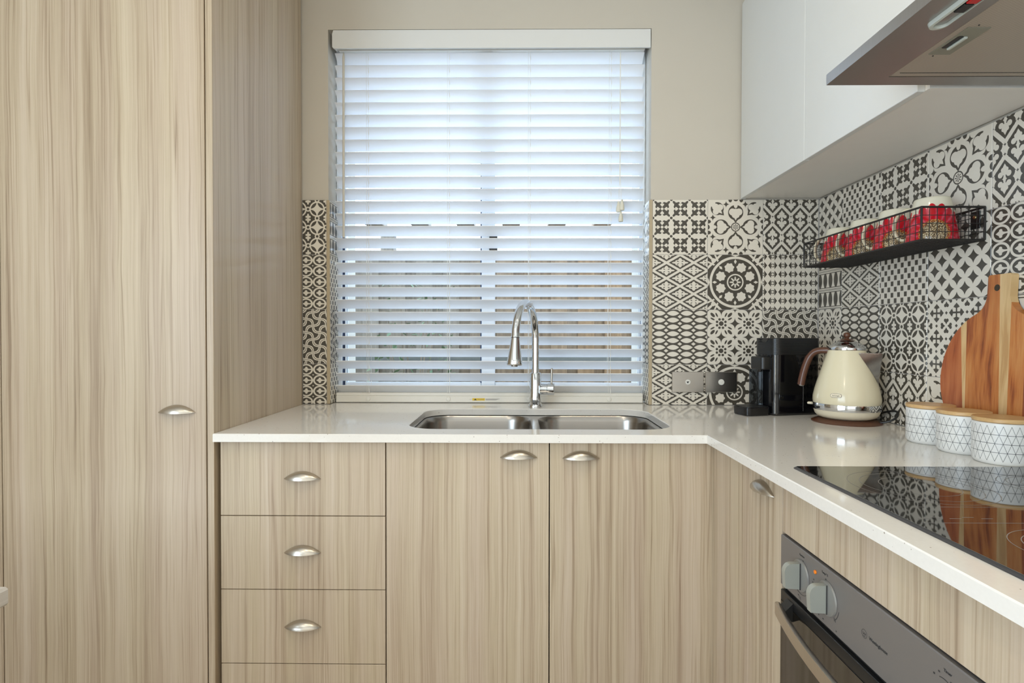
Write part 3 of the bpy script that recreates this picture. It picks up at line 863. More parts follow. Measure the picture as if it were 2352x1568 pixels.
prof = [(y, z) for y, z in sec] + [(y + .0017, z + .0023) for y, z in reversed(sec)]
g.prism(prof, lambda a, b_, d: (d, a, b_), -.5795, .5795)
slm = g.mesh('slat', 30)
for k in range(28):
    o = put('slat', slm, 'blind', bl); o.location = (0, 0, 2.2132 - k*PITCH - 2.2 - .0012)
bput('bottom_rail', G().box(-.688, .471, 2.1165, 2.150, .9022, .9262, .002).box(-.688, .471, 2.1205, 2.158, .9263, .9372, .001), 'rail')
CX = (-.5654, -.2615, .0414, .3435)
for x in CX:
    g = G()
    g.tube([(x - .0035, 2.1148, 2.2165), (x - .0035, 2.1148, .9375)], .0006, 6)
    g.tube([(x + .0035, 2.1148, 2.2165), (x + .0035, 2.1148, .9375)], .0006, 6)
    g.tube([(x, 2.1608, 2.19), (x, 2.1608, .9375)], .0007, 6)
    for k in range(28):
        z = 2.2132 - k*PITCH
        g.tube([(x + .003, 2.1142, z - .012), (x + .0048, 2.1128, z - .020), (x + .0055, 2.1142, z - .029)], .0009, 5)
    bput('ladder_cord', g, 'cord')
    bput('cord_plug', G().lathe([(0, 0), (.0085, 0), (.0075, .003), (.0, .0045)], 16).xf(Matrix.Translation((x, 2.1164, .9155)) @ Matrix.Rotation(PI/2, 4, 'X')), 'rail')
bput('tilt_wand', G().tube([(-.651, 2.104, 2.2085), (-.651, 2.1025, 2.19), (-.6522, 2.1025, 1.521)], [.002, .0046, .0046], 10), 'wand')
g = G()
for q in (-.0012, .0012, .0): g.tube([(.379 + q, 2.1045, 2.209), (.379 + q*1.2, 2.1045, 1.75), (.3802 + q*5, 2.104, 1.652)], .0008, 6)
bput('lift_cord', g, 'cord')
def tassel(x, y, z, s=1.0):
    bput('cord_tassel', G().lathe([(0, -.020), (.0085, -.020), (.0095, -.014), (.0085, -.002), (.0050, .012), (.0042, .019), (0, .020)], 18, (0, 0, 0)).xf(Matrix.Translation((x, y, z)) @ Matrix.Scale(s, 4)), 'tassel')
tassel(.3735, 2.1015, 1.634); tassel(.3855, 2.0975, 1.640); tassel(.3822, 2.102, 1.598, .95)
# warning sticker
bput('sticker', G().box(-.1712, -.1243, 2.1158, 2.1164, .9098, .9182), 'yellow')['label'] = 'yellow warning sticker'
bput('warning_triangle', G().prism([(-.1655, .9112), (-.1545, .9112), (-.160, .9172)], lambda a, b_, d: (a, d, b_), 2.1152, 2.1157), 'print')
g = G()
for zz in (.9160, .9140, .9120): g.box(-.121, -.068 - (.9160 - zz)*3, 2.1158, 2.1164, zz - .0005, zz + .0004)
g.box(-.152, -.128, 2.1152, 2.1157, .9135, .9146)
g.box(-.1815, -.1735, 2.1158, 2.1164, .9137, .9146)
bput('sticker_print', g, 'print_white')

# ------------------------------------------------------------------ wall plates
def wall_plate(x, label):
    t = thing('power_plate', label, 'wall plate', (x, D, .9858), 0, 'steel plates on the tiled wall')
    put('plate', G().box(-.0578, .0578, -.0075, -.0003, -.0372, .0372, .0012), 'plate', t)
    return t
w1 = wall_plate(.6225, 'brushed steel wall plate with a data socket, nearer the window')
put('socket', G().lathe([(0, .0076), (.0095, .0076), (.0088, .0095), (.0060, .0095), (.0060, .0085), (0, .0085)], 24).xf(Matrix.Rotation(PI/2, 4, 'X')), 'white_plastic', w1)
put('socket_opening', G().prism([(-.0042, .0028), (-.0042, -.0012), (0, -.0046), (.0020, -.0040), (.0006, -.0022), (.0042, .0004), (.0042, .0028), (-.001, .002)], lambda a, b_, d: (a, d, b_), -.0089, -.0086), 'print', w1)
w2 = wall_plate(.7444, 'brushed steel wall plate with an aerial socket, beside the coffee machine')
put('socket', G().lathe([(0, .0076), (.0108, .0076), (.0100, .0105), (.0068, .0110), (.0060, .0095), (.0042, .0095), (.0036, .0120), (.0010, .0120), (.0, .009)], 24).xf(Matrix.Rotation(PI/2, 4, 'X')), 'white_plastic', w2)

# ------------------------------------------------------------------ wall cabinets
uc = thing('wall_cabinet', 'white lacquered wall cupboard with two flat doors above the tiled corner', 'cabinet')
UX = .8123
for y0, y1 in ((1.6140, 2.0605), (1.1605, 1.6110)): put('door', G().box(UX, UX + .0165, y0, y1, 1.6555, 2.36, .001), 'white', uc)
put('filler_strip', G().box(UX + .0015, UX + .018, 2.0625, 2.0695, 1.6545, 2.36), 'white', uc)
put('carcass', G().box(.8292, .8460, 1.1480, 2.0690, 1.6570, 2.36).box(.8461, 1.0985, 1.1480, 1.1640, 1.6570, 2.36).box(.8461, 1.0985, 1.1641, 2.0690, 1.6580, 2.36), 'white_inner', uc)
hc = thing('hood_cabinet', 'white lacquered wall cupboard over the range hood', 'cabinet')
put('door', G().box(UX, UX + .0165, .535, 1.1265, 1.72, 2.36, .001), 'white', hc)
put('carcass', G().box(.8292, 1.0985, .535, 1.1290, 1.72, 2.36), 'white_inner', hc)

# ------------------------------------------------------------------ range hood
hd = thing('range_hood', 'brushed steel range hood above the cooktop', 'range hood')
hx0, hx1, hy0, hy1, hz = .611, 1.098, .533, 1.1290, 1.655
g = G().box(hx0, hx0 + .0015, hy0, hy1, hz, hz + .0205)
g.box(hx0 + .0015, .7105, hy0, hy1, hz, hz + .0015).box(1.072, hx1, hy0, hy1, hz, hz + .0015)
g.box(.7105, 1.072, 1.0935, hy1, hz, hz + .0015).box(.7105, 1.072, hy0, .565, hz, hz + .0015)
g.box(hx0 + .0015, .6999, hy0, hy1, hz + .019, hz + .0205).box(.700, hx1, hy0, hy1, hz + .004, hz + .06)
put('body', g, 'hood_steel', hd)
put('filter', G().box(.7117, 1.071, .566, 1.0923, hz + .0006, hz + .003), 'filter', hd)
put('seam', G().box(.722, 1.065, 1.0775, 1.0788, hz + .0001, hz + .0006), 'print', hd)
g = G().prism([(.7236, 1.0065), (.7236, .9195), (.7610, .9195), (.7610, 1.0065)], lambda a, b_, d: (a, b_, d), hz - .0006, hz + .0005)
put('latch_plate', g, 'latch', hd)
put('latch_slot', G().prism(rrect(.7282, .7375, .944, .984, .003, 4), lambda a, b_, d: (a, b_, d), hz - .0010, hz - .0006), 'black', hd)
put('latch_tab', G().box(.7376, .7435, .944, .984, hz - .0045, hz - .0007, .001), 'lamp_grey', hd)
g = G()
for (x, y) in ((.7357, 1.0125), (.7357, .9125)): g.lathe([(0, -.0006), (.0012, -.0006), (.0012, .0005), (0, .0005)], 10, (x, y, hz))
put('rivets', g, 'print', hd)
def capsule(x0, x1, y0, y1, n=12):
    return rrect(x0, x1, y0, y1, (x1 - x0)/2 - 1e-4, n)
og = G(); A = capsule(.650, .6815, .69, .918); Bq = capsule(.6560, .6775, .698, .910)
rings_loft(og, [[(x, y, hz - .0001) for x, y in A], [(x, y, hz - .006) for x, y in offset_poly(A, .002)], [(x, y, hz - .0065) for x, y in Bq], [(x, y, hz - .0008) for x, y in offset_poly(Bq, .001)]], False, True)
ol = put('lamp_frame', og, 'lamp_grey', hd); ol['label'] = 'pale grey oval surround'
put('lamp_reflector', G().prism(offset_poly(Bq, .0018), lambda a, b_, d: (a, b_, d), hz - .0022, hz - .0010), 'hood_steel', hd)
put('switch_rocker', G().box(.659, .6745, .845, .866, hz - .0070, hz - .0023, .001), 'black', hd)
put('switch_button', G().box(.659, .6745, .812, .842, hz - .0075, hz - .0023, .001), 'red', hd)['label'] = 'red switch button'

# ------------------------------------------------------------------ cooktop
hb_ = thing('cooktop', 'black ceramic glass cooktop set on the worktop over the oven', 'cooktop', (.7925, .8075, ZC))
x0, x1, y0, y1 = -.2555, .2555, -.292, .292
rg = [[(x, y, .0003) for x, y in rrect(x0, x1, y0, y1, .004, 3)], [(x, y, .0020) for x, y in rrect(x0, x1, y0, y1, .004, 3)], [(x, y, .0042) for x, y in rrect(x0 + .003, x1 - .003, y0 + .003, y1 - .003, .004, 3)]]
put('bevel_frame', rings_loft(G(), rg, True, True), 'hob_edge', hb_)
put('glass', G().prism(rrect(x0 + .0035, x1 - .0035, y0 + .0035, y1 - .0035, .004, 3), lambda a, b_, d: (a, b_, d), .0043, .0050), 'hob', hb_)
def ring(g, cx, cy, r, w=.0005):
    n = 64; v = []; f = []
    for k in range(n):
        a = TAU*k/n; v += [(cx + (r - w)*math.cos(a), cy + (r - w)*math.sin(a), .00512), (cx + (r + w)*math.cos(a), cy + (r + w)*math.sin(a), .00512)]
    for k in range(n):
        k2 = (k + 1) % n; f.append((2*k, 2*k + 1, 2*k2 + 1, 2*k2))
    g.add(v, f)
for cx, cy, r in ((-.115, .145, .105), (.115, .150, .075), (-.115, -.140, .075), (.115, -.135, .105)):
    g = G(); ring(g, cx, cy, r); ring(g, cx, cy, r*.82); ring(g, cx, cy, r*.55)
    put('burner_ring', g, 'print_white', hb_, fix=False)
g = G()
for k in range(5): g.box(-.235 + .022*k, -.219 + .022*k, -.022 + .006*(k % 2), -.0212 + .006*(k % 2), .0050, .00515)
g.box(-.24, -.10, -.0400, -.0393, .0050, .00515).box(-.20, -.03, .031, .0316, .0050, .00515)
put('control_marks', g, 'print_white', hb_)

# ------------------------------------------------------------------ oven
ov = thing('built_in_oven', 'grey built-in electric oven under the cooktop', 'oven')
OXF = .5085
oy0, oy1 = .4905, 1.0862
put('control_panel', G().box(OXF, .5312, oy0, oy1, .6800, .7765, .0016), 'oven_grey', ov)
put('body', G().box(.545, 1.06, .506, 1.069, .176, .770), 'carcass', ov)
put('vent_strip', G().box(.5165, .5312, oy0 + .002, oy1 - .002, .6712, .6795), 'black', ov)
dr = put('door', G().box(OXF + .0005, .5310, oy0, oy1, .176, .6705, .0012), 'black', ov)
put('door_glass', G().box(OXF - .0006, OXF + .0004, oy0 + .003, oy1 - .003, .180, .6500), 'oven_glass', dr)
# bowed flat handle bar
nS = 16; R = []
for i in range(nS + 1):
    t = i/nS; y = 1.068 - t*(1.068 - .508); bow = 1 - (2*t - 1)**2; x = .4895 - .030*bow
    R.append([(x, y, .6525), (x + .004, y, .6535), (x + .0095, y, .6515), (x + .0095, y, .6315), (x + .004, y, .6290), (x, y, .6300)])
put('handle', rings_loft(G(), R), 'handle_steel', dr)['label'] = 'bowed brushed steel bar handle'
for y in (1.048, .528): put('handle_bracket', G().prism([(.4945, .650), (.5085, .664), (.5085, .630), (.4945, .634)], lambda a, b_, d: (a, d, b_), y - .012, y + .012), 'black', dr)
# D shaped knobs on round skirts
def knob(y, z, label):
    g = G().lathe([(0, 0), (.0285, 0), (.0275, .0025), (.0240, .0036), (0, .0036)], 40).xf(Matrix.Translation((OXF - .0004, y, z)) @ Matrix.Rotation(-PI/2, 4, 'Y'))
    sk_ = put('knob', g, 'skirt', ov)
    w, hgt = .0058, .0228
    # grip bar: D profile seen from the side (depth by height)
    prof = [(.0038, -hgt), (.030, -hgt*.93)] + [(.0185 + .0135*math.cos(a), hgt - .016 + .016*math.sin(a)) for a in [k*PI/16 for k in range(0, 9)]] + [(.0038, hgt)]
    put('grip', G().prism(prof, lambda a, b_, d: (OXF - a, d, z + b_), y - w, y + w), 'knob', sk_, 40)
    put('base_gap_shade', G().prism([(.0037, -hgt - .0008), (.0056, -hgt - .0008), (.0056, hgt + .0008), (.0037, hgt + .0008)], lambda a, b_, d: (OXF - a, d, z + b_), y - w - .0012, y - w - .0001), 'print', sk_)  # black strip painted in for the shaded gap at the grip's base
    return sk_
knob(1.0080, .7290, ''); knob(.9220, .7285, '')
put('indicator_lamp', G().lathe([(0, 0), (.0035, 0), (.003, .0018), (0, .0024)], 14).xf(Matrix.Translation((OXF - .0003, .9590, .7560)) @ Matrix.Rotation(-PI/2, 4, 'Y')), 'orange', ov)['label'] = 'orange indicator lens'
def opanel(y, z): # text matrix on the panel: reads towards -y, faces -x
    return Matrix(((0, 0, -1, OXF - .0004), (-1, 0, 0, y), (0, 1, 0, z), (0, 0, 0, 1)))
text('Function', .0048, 'print', ov, opanel(1.0050, .7655)); text('Temp \u00b0C', .0052, 'print', ov, opanel(.9300, .7655)); text('Timer', .0052, 'print', ov, opanel(.6640, .7620))
text('Westinghouse', .0070, 'print', ov, opanel(.7920, .7224))
g = G()
def arc(y, z, r, a0, a1, w=.0004, n=14):
    for k in range(n):
        a, c = a0 + (a1 - a0)*k/n, a0 + (a1 - a0)*(k + 1)/n
        P = [(OXF - .0003, y - (r - w)*math.cos(a), z + (r - w)*math.sin(a)), (OXF - .0003, y - (r + w)*math.cos(a), z + (r + w)*math.sin(a)), (OXF - .0003, y - (r + w)*math.cos(c), z + (r + w)*math.sin(c)), (OXF - .0003, y - (r - w)*math.cos(c), z + (r - w)*math.sin(c))]
        g.add(P, [(0, 1, 2, 3)])
arc(1.008, .729, .0335, -2.3, -.75); arc(.922, .7285, .0335, -2.5, -1.9); arc(.922, .7285, .0335, -.75, -.2)
arc(.8235, .7228, .0062, 0, TAU, .0003, 28)
def dash(y0_, z0_, y1_, z1_, w=.0006):
    d_ = Vector((y1_ - y0_, z1_ - z0_)); n_ = Vector((-d_.y, d_.x)).normalized()*w
    g.add([(OXF - .0003, y0_ + n_.x, z0_ + n_.y), (OXF - .0003, y1_ + n_.x, z1_ + n_.y), (OXF - .0003, y1_ - n_.x, z1_ - n_.y), (OXF - .0003, y0_ - n_.x, z0_ - n_.y)], [(0, 1, 2, 3)])
wy = [(.8270, .7248), (.8254, .7212), (.8235, .7244), (.8216, .7212), (.8200, .7248)]
for a, c in zip(wy, wy[1:]): dash(*a, *c, .0004)
dash(.826, .7190, .821, .7190, .0004)
for yy, zz in ((1.002, .7578), (.9285, .7578), (.9060, .7085), (.949, .689), (.936, .6885), (.897, .688), (.969, .735), (.966, .741), (.972, .728), (1.018, .6905), (.6600, .7530), (.6790, .7560), (.6870, .7490)):
    dash(yy, zz, yy - .0028, zz - .0002, .0011)
for yy, zz in ((.9020, .707), (.899, .7065), (1.0135, .6905), (1.009, .690)): dash(yy, zz, yy - .0008, zz - .006, .0005)
arc(.6700, .7290, .022, .9, 1.9, .0005)
put('panel_print', g, 'print', ov, fix=False)

# ------------------------------------------------------------------ kettle
KX, KY = .9800, 1.6850
kd = Vector((.760, -.650, 0)).normalized()            # spout direction
kt = thing('kettle', 'cream vintage-style kettle with brown handle on its power base', 'kettle', (KX, KY, ZC), math.atan2(kd.y, kd.x))
put('power_base', G().lathe([(0.0000, .0002), (.0925, .0002), (.0930, .003), (.0840, .0075), (.0690, .0125), (0.0000, .0125)], 56), 'brown', kt)
put('lower_body', G().lathe([(0.0000, .0127), (0.0640, .0127), (0.0761, .0175), (0.0835, .0255), (0.0878, .0385), (0.0000, .0385)], 56), 'cream_low', kt, 50)
put('chrome_band', G().lathe([(0.0779, .0386), (0.0891, .0386), (0.0901, .043), (0.0901, .053), (0.0893, .0572), (0.0779, .0572)], 56), 'chrome', kt, 50)
put('body', G().lathe([(0.0692, .0573), (0.0882, .0573), (0.0894, .066), (0.0891, .076), (0.0848, .098), (0.0774, .1245), (0.0696, .150), (0.0618, .175), (0.0532, .2005), (0.0489, .2145), (0.0433, .2150)], 64), 'cream', kt, 60)
put('lid', G().lathe([(0.0389, .2151), (0.0495, .2151), (0.0502, .2195), (0.0489, .2245), (0.0450, .2275), (0.0346, .2345), (0.0242, .2395), (0.0156, .2420), (0.0000, .2425)], 48), 'chrome', kt, 60)
put('lid_knob', G().lathe([(0.0000, .2426), (0.0203, .2426), (0.0212, .2438), (0.0130, .2465), (0.0056, .2490), (0.0052, .2505), (0.0085, .2535), (0.0101, .2590), (0.0086, .2640), (0.0048, .2668), (0.0000, .2675)], 28), 'brown', kt, 60)
hp = bez((-.046, 0, .2115), (-.076, 0, .2145), (-.094, 0, .212), (-.106, 0, .180), 10) + bez((-.106, 0, .180), (-.114, 0, .160), (-.121, 0, .130), (-.1245, 0, .1045), 8)[1:]
put('handle', G().tube(hp, [.0085] + [.0098]*8 + [.0108]*(len(hp) - 9), 16), 'brown', kt, 60)
put('handle_tip', G().tube([(-.1246, 0, .1042), (-.1250, 0, .1015), (-.1252, 0, .1000)], [.0102, .0090, .0050], 14), 'chrome', kt, 60)
put('switch_lever', G().box(-.105, -.090, -.008, .008, .046, .053, .002), 'cream_low', kt)
bprof = [(.0882, .0573), (.0891, .076), (.0848, .098), (.0774, .1245), (.0696, .150), (.0618, .175), (.0532, .2005), (.0489, .2145)]
def body_r(z):
    for (ra, za), (rb, zb) in zip(bprof, bprof[1:]):
        if za <= z <= zb: return ra + (rb - ra)*(z - za)/(zb - za)
    return bprof[-1][0]
v = []; f = []; nn = 12; zt, zb_ = .2060, .1180
for i in range(nn + 1):
    t = i/nn; z = zt + (zb_ - zt)*t; ph = .80*(1 - t)**1.0; r_ = body_r(z) + .0008
    rid = .0905 + (body_r(zb_) + .0010 - .0905)*t; hw = .0070*(1 - t)
    for sg in (1, -1): v.append((r_*math.cos(ph*sg), r_*math.sin(ph*sg), z))
    for sg in (1, -1): v.append((rid, hw*sg, z - .0010*(1 - t)))
for i in range(nn):
    a_, c_ = 4*i, 4*i + 4
    f += [(a_, a_ + 2, c_ + 2, c_), (a_ + 2, a_ + 3, c_ + 3, c_ + 2), (a_ + 3, a_ + 1, c_ + 1, c_ + 3)]
nv = len(v); v += [(body_r(zt)*.98, 0, zt - .004)]
f += [(0, nv, 2), (2, nv, 3), (3, nv, 1)]
put('spout', G().add(v, f), 'steel', kt, 30)
put('spout_rim', G().tube([v[0], v[2], v[3], v[1]], .0011, 6), 'chrome', kt)
# badge facing the room
va = math.atan2(-KY, -KX) - math.atan2(kd.y, kd.x) - math.radians(17)
bR = .0876; bz = .0846; tl = -.20
def bm_(r): 
    return Matrix.Translation((KX, KY, ZC)) @ Matrix.Rotation(math.atan2(kd.y, kd.x) + va, 4, 'Z') @ Matrix.Translation((r, 0, bz)) @ Matrix.Rotation(tl, 4, 'Y') @ Matrix(((0, 0, 1, 0), (1, 0, 0, 0), (0, 1, 0, 0), (0, 0, 0, 1)))
kl = Matrix.Translation((KX, KY, ZC)) @ Matrix.Rotation(math.atan2(kd.y, kd.x), 4, 'Z')
g = G(); pill = rrect(-.0150, .0150, -.0056, .0056, .0054, 6)
R_ = []
for dz, off in ((-.004, 0), (.0012, 0), (.0018, .0006)):
    R_.append([(a, c, dz) for a, c in offset_poly(pill, off)])
rings_loft(g, R_)
bo = put('badge', g.xf(kl.inverted() @ bm_(bR - .0005)), 'chrome', kt)
g = G(); pill2 = offset_poly(pill, .0012)
bo2 = put('badge_face', G().prism(pill2, lambda a, c, d: (a, c, d), .0012, .0021).xf(kl.inverted() @ bm_(bR - .0005)), 'cream_low', kt)
bpy.context.view_layer.update()
text("De'Longhi", .0048, 'print', kt, bm_(bR + .0018))
put('power_cord', G().tube(bez((1.042, 1.635, ZC + .0055), (1.080, 1.600, ZC + .01), (1.094, 1.60, ZC + .05), (1.0945, 1.66, ZC + .036), 14) + bez((1.0945, 1.66, ZC + .036), (1.0945, 1.69, ZC + .03), (1.0945, 1.73, ZC + .012), (1.0940, 1.80, ZC + .0040), 8)[1:], .0030, 10).xf(kl.inverted()), 'black', kt)

# ------------------------------------------------------------------ coffee machine
ca = math.radians(14)
cm = thing('coffee_machine', 'black capsule coffee machine standing in the tiled corner', 'coffee machine', (.8185, 1.7985, ZC), ca)
LEN, WID = .1790, .1050
def lev(z, ins, x0=0.0, x1=LEN, y0=0.0, y1=WID, r=.024): return [(x, y, z) for x, y in rrect(x0 + ins, x1 - ins, y0 + ins, y1 - ins, r - ins*.5, 7)]
put('base_plate', rings_loft(G(), [lev(.0005, .002), lev(.004, .0), lev(.0065, .0012)]), 'black', cm)
put('body', rings_loft(G(), [lev(.0066, .0012), lev(.195, .0012)]), 'gloss_black', cm)
R_ = []; z = .1955
for k in range(13):
    R_ += [lev(z, .0), lev(z + .0027, .0), lev(z + .0030, .0009), lev(z + .0037, .0009)]; z += .0040
R_ += [lev(z, .0), lev(z + .0012, .0015)]
put('ribbed_top', rings_loft(G(), R_), 'black', cm, 20)
put('lid_recess', G().prism([(.030, .2475), (.040, .2350), (.082, .2350), (.088, .2475)], lambda a, b_, d: (d, a, b_), -.0009, .0004), 'gloss_black', cm)
put('spout_block', rings_loft(G(), [lev(.1470, .002, -.030, .030, .020, .085, .012), lev(.150, .0, -.030, .030, .020, .085, .012), lev(.1860, .0, -.030, .030, .020, .085, .012), lev(.1885, .002, -.030, .030, .020, .085, .012)]), 'black', cm)
put('spout', G().lathe([(0, .138), (.006, .138), (.008, .1468), (0, .1468)], 16, (-.016, .052, 0)), 'gloss_black', cm)
put('drip_tray', rings_loft(G(), [lev(.0005, .004, -.092, -.001, .010, .092, .018), lev(.003, .001, -.092, -.001, .010, .092, .018), lev(.0260, 0, -.092, -.001, .010, .092, .018), lev(.0275, .0012, -.092, -.001, .010, .092, .018)]), 'gloss_black', cm)
put('drip_grid', rings_loft(G(), [lev(.0276, .003, -.092, -.001, .010, .092, .018), lev(.0290, .003, -.092, -.001, .010, .092, .018)]), 'black', cm)
tankm = glass_mat('smoked_tank', (.30, .32, .34))
tk = put('water_tank', rings_loft(G(), [lev(.0300, 0, -.022, -.0015, .048, .103, .009), lev(.1460, 0, -.022, -.0015, .048, .103, .009)]), tankm, cm)
put('chrome_edge', G().tube([(.0055, .0045, .008), (.0055, .0045, .194)], .0016, 8), 'chrome', cm)
put('panel_seam', G().box(.108, .1086, -.0004, .002, .012, .120), 'plate', cm)

# ------------------------------------------------------------------ canisters
def canister_mat():
    m, b = new_mat('white_ceramic_triangle_print'); x, y, z = obj_pos()
    u = M('ARCTAN2', y, x)*(24/TAU); h = .0176; zz = (z - .0085)/h      # 24 triangles around
    def near(t, w): return ab(frac(t + .5) - .5) < w
    diag = near(u + zz*.5, .027) | near(u - zz*.5, .027)
    hor = near(zz, .026) & (zz > .5) & (zz < 3.5)
    inside = (zz > .0) & (zz < 4.02)
    pr = mx(diag & inside, hor)
    setc(b, mixc(pr, (.80, .80, .78), (.06, .065, .07))); setv(b, 'Roughness', .28)
    return m
cmat = canister_mat()
def canister():
    t = thing('canister', 'x', 'canister', (0, 0, 0), 0, 'white patterned canisters with wooden lids')
    Rr = .0492
    o = put('pot', G().lathe([(0, .0003), (Rr - .007, .0003), (Rr - .0045, .0022), (Rr - .0005, .0075), (Rr, .012), (Rr, .0835), (Rr - .003, .0845), (Rr - .004, .08), (0, .079)], 64), cmat, t, 50)
    put('lid', G().lathe([(0, .0848), (Rr - .0008, .0848), (Rr + .0006, .0862), (Rr + .0006, .0915), (Rr - .0008, .0930), (0, .0930)], 64), 'bamboo', t, 40)['label'] = 'round bamboo lid'
    return t
cn = canister(); cn.location = (.9985, 1.3690, ZC); cn['label'] = 'white triangle-patterned canister with wooden lid, nearest the kettle'
c2 = dup(cn, 'white triangle-patterned canister with wooden lid, in the middle of three'); c2.location = (.9925, 1.2600, ZC); c2.rotation_euler[2] = .4
c3 = dup(cn, 'white triangle-patterned canister with wooden lid, nearest the camera by the cooktop'); c3.location = (.9905, 1.1575, ZC); c3.rotation_euler[2] = .9

# ------------------------------------------------------------------ cutting board (leans on the right wall)
cb = thing('cutting_board', 'round acacia paddle board leaning on the tiled wall behind the canisters', 'cutting board', (1.0770, 1.276, ZC))
top_z = .3960; lean = math.atan2(.0215, top_z)
BH = .0225
out = []
cyz = .152; Rw = .1560
def body_pt(a):
    s_, c_ = math.sin(a), math.cos(a); hz_ = .152 if s_ < 0 else .168
    return (Rw*c_, cyz + hz_*s_)
# right side going up, then handle, then left side down (a = local y measured from the centre line)
aL = [k*(PI*.5 - .40)/22 for k in range(-0, 23)]
right = [body_pt(a) for a in [(-PI/2) + k*(PI/2)/16 for k in range(1, 17)]] + [body_pt(a) for a in aL[1:]]
px, pz = right[-1]
fil = [(px*(1 - t)**2 + 2*t*(1 - t)*.0345 + t*t*.0305, pz*(1 - t)**2 + 2*t*(1 - t)*(pz + .012) + t*t*(pz + .040)) for t in [k/6 for k in range(1, 7)]]
hnd = [(.0305, top_z - .004), (.0275, top_z)]
half = [(0, 0)] + right + fil + hnd
poly = half + [(-a, c) for a, c in reversed(half[1:])]
def clip(poly, f):
    out = []
    for i in range(len(poly)):
        p, q = poly[i - 1], poly[i]; a, c = f(p), f(q)
        if (a >= 0) != (c >= 0):
            t = a/(a - c); out.append((p[0] + (q[0] - p[0])*t, p[1] + (q[1] - p[1])*t))
        if c >= 0: out.append(q)
    return out
def side(y_top, y_bot, sgn):   # line through (y_top at z=.40) and (y_bot at z=0); keep sgn side
    return lambda p: sgn*((p[0]) - (y_bot + (y_top - y_bot)*p[1]/.40))
# lines (offset from the centre line, +y = far side = left in the picture)
Ls = [(.1130, .072), (.0895, .0690), (-.001, -.026), (-.033, -.044), (-.070, -.082)]
mats = ['acacia_edge', 'sapwood', 'acacia', 'sapwood', 'acacia', 'acacia_edge']
cl_, sl_ = math.cos(lean), math.sin(lean)
def lean_pt(a, c, d): # a along y, c up the board, d thickness towards the room (-x)
    return (c*sl_ - d*cl_, a, c*cl_ + d*sl_ + .0004)
for i, mm in enumerate(mats):
    q = poly
    if i > 0: q = clip(q, side(*Ls[i - 1], -1))
    if i < len(Ls): q = clip(q, side(*Ls[i], 1))
    if len(q) < 3: continue
    # drop doubles
    qq = []
    for p in q:
        if not qq or math.hypot(p[0] - qq[-1][0], p[1] - qq[-1][1]) > 1e-5: qq.append(p)
    if math.hypot(qq[0][0] - qq[-1][0], qq[0][1] - qq[-1][1]) < 1e-5: qq.pop()
    put('wood_strip', G().prism(qq, lean_pt, 0, .0165), mm, cb)
put('hang_hole', G().prism([(.0045 + .0075*math.cos(TAU*k/20), .366 + .0075*math.sin(TAU*k/20)) for k in range(20)], lean_pt, .01655, .0168), 'dark_gap', cb)

# ------------------------------------------------------------------ wire basket and mugs
wbk = thing('wire_basket', 'black wire basket shelf fixed to the tiled wall holding mugs', 'basket', (1.02, 1.61, 1.384))
bx0, bx1, by0, by1, bz0, bz1 = -.0710, .0765, -.2735, .2690, .0, .0770
def loop(z, r=.0024): return G().tube([(bx0, by0, z), (bx1, by0, z), (bx1, by1, z), (bx0, by1, z)], r, 8, closed=True)
def rect_rods(z, r):
    g = G()
    for a, c in (((bx0, by0), (bx1, by0)), ((bx1, by0), (bx1, by1)), ((bx1, by1), (bx0, by1)), ((bx0, by1), (bx0, by0))): g.tube([(a[0], a[1], z), (c[0], c[1], z)], r, 8)
    return g
put('top_rim', rect_rods(bz1, .0026), 'wire', wbk); put('base_rim', rect_rods(bz0, .0024), 'wire', wbk)
for x in (bx0, bx1):
    for y in (by0, by1): put('corner_rod', G().tube([(x, y, bz0), (x, y, bz1)], .0026, 8), 'wire', wbk)
def wires(name, segs):
    g = G()
    for a, c in segs: g.tube([a, c], .0009, 5, caps=False)
    o = put(name, g, 'wire', wbk); o['kind'] = 'stuff'
nY = 28; nX = 8
ys = [by0 + (by1 - by0)*k/nY for k in range(1, nY)]; xs_ = [bx0 + (bx1 - bx0)*k/nX for k in range(1, nX)]; zs = [bz0 + (bz1 - bz0)*k/4 for k in range(1, 4)]
for nm, x in (('front_mesh', bx0), ('back_mesh', bx1)): wires(nm, [((x, y, bz0), (x, y, bz1)) for y in ys] + [((x, by0, z_), (x, by1, z_)) for z_ in zs])
for y in (by0, by1): wires('end_mesh', [((x, y, bz0), (x, y, bz1)) for x in xs_] + [((bx0, y, z_), (bx1, y, z_)) for z_ in zs])
wires('base_mesh', [((bx0, y, bz0), (bx1, y, bz0)) for y in [by0 + (by1 - by0)*k/(2*nY) for k in range(1, 2*nY)]] + [((x, by0, bz0), (x, by1, bz0)) for x in xs_])
for y in (by0 + .028, by1 - .028):
    put('hanger', G().box(bx1 - .0005, bx1 + .0022, y - .014, y + .014, .030, .072, .001), 'wire', wbk)
    put('screw', G().lathe([(0, 0), (.0045, 0), (.0035, .0025), (0, .0035)], 14).xf(Matrix.Translation((bx1 - .0006, y, .058)) @ Matrix.Rotation(-PI/2, 4, 'Y')), 'brass', wbk)

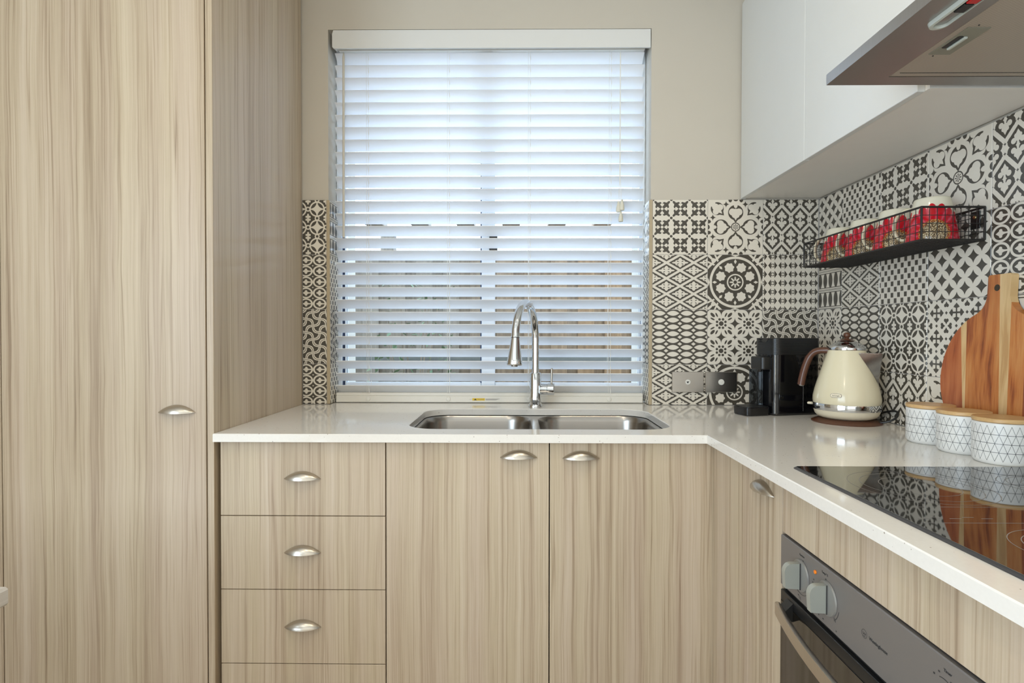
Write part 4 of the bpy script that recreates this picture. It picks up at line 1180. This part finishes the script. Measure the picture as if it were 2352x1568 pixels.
def mug_mat():
    m, b = new_mat('cream_glaze_red_flower_print'); x, y, z = obj_pos()
    th = M('ARCTAN2', y, x)
    res = None
    base = (.74, .70, .56)
    col = base
    for th0, pk in ((-2.84, 0.0), (-.75, .4), (1.3, .8)):
        dth = frac((th - th0)/TAU + .5) - .5
        du = dth*(TAU*.049); dv = z - .020
        r = sq(du*du + dv*dv); ph = M('ARCTAN2', dv, du)
        pet = ab(frac(ph/TAU*17) - .5)
        edge = .071 - pet*pet*.045
        petal = r < edge
        n = noise(vec(x*60, y*60, z*60), 1, 3)
        shade = n*.5 + pet*.9
        pc = ramp(shade, [(.15, (.62, .005, .012)), (.5, (.55, .012, .03)), (.75, (.72, .10, .16)), (1, (.28, .002, .01))])
        vo = E.nt.nodes.new('ShaderNodeTexVoronoi'); vo.inputs['Scale'].default_value = 420
        E.nt.links.new(vec(x, y, z), vo.inputs['Vector']); vd = E(vo.outputs['Distance'])
        seeds = ramp(vd, [(.30, (.74, .66, .45)), (.45, (.34, .22, .10)), (.65, (.10, .06, .03))])
        rim = ramp(vd, [(.3, (.70, .45, .12)), (.5, (.30, .04, .02))])
        ctr = mixc(r > .025, seeds, rim)
        col = mixc(petal, col, pc); col = mixc(r < .031, col, ctr)
    setc(b, col); setv(b, 'Roughness', .12)
    return m
MAT['mug'] = mug_mat()
def mug():
    t = thing('mug', 'x', 'mug', (0, 0, 0), 0, 'red flower mugs in the wire basket')
    put('cup', G().lathe([(.0520, .0003), (.0550, .0003), (.0556, .0020), (.0528, .022), (.0470, .058), (.0410, .092), (.0385, .104), (.0370, .1075), (.0335, .1090), (.0315, .1075), (0, .1072)], 56), 'mug', t, 50)
    hp = bez((0, .0385, .088), (0, .068, .098), (0, .086, .060), (0, .077, .034), 10) + bez((0, .077, .034), (0, .071, .018), (0, .062, .008), (0, .0515, .016), 6)[1:]
    R_ = []
    for i, p in enumerate(hp):
        a = Vector(hp[min(i + 1, len(hp) - 1)]) - Vector(hp[max(i - 1, 0)]); a.normalize(); nrm = Vector((0, -a.z, a.y)); p = Vector(p)
        R_.append([tuple(p + nrm*.0042*math.cos(k) + Vector((1, 0, 0))*.0085*math.sin(k)) for k in [TAU*j/10 for j in range(10)]])
    put('handle', rings_loft(G(), R_), 'cream', t, 60)
    return t
mg = mug()
labs = ['cream mug with red flower upside down in the basket, farthest from the camera', 'cream mug with red flower upside down in the basket, second from the far end',
        'cream mug with red flower upside down in the basket, second from the near end', 'cream mug with red flower upside down in the basket, nearest the camera']
for i, yy in enumerate((1.800, 1.668, 1.536, 1.404)):
    o = mg if i == 0 else dup(mg, '')
    o['label'] = labs[i]; o.location = (1.0225, yy, 1.3866); o.rotation_euler[2] = .6435 + .05*(i - 1)

# ------------------------------------------------------------------ weathered table at the left edge
tb = thing('dining_table', 'weathered grey timber table whose corner shows at the left edge', 'table', (-1.25, .25, 0))
put('table_top', G().box(-.43, .424, -.65, .652, .720, .750, .004), 'table', tb)
for sx in (-.36, .34):
    for sy in (-.57, .56): put('leg', G().box(sx - .03, sx + .03, sy - .03, sy + .03, .0005, .7195, .003), 'table', tb)
bpy.context.view_layer.update()
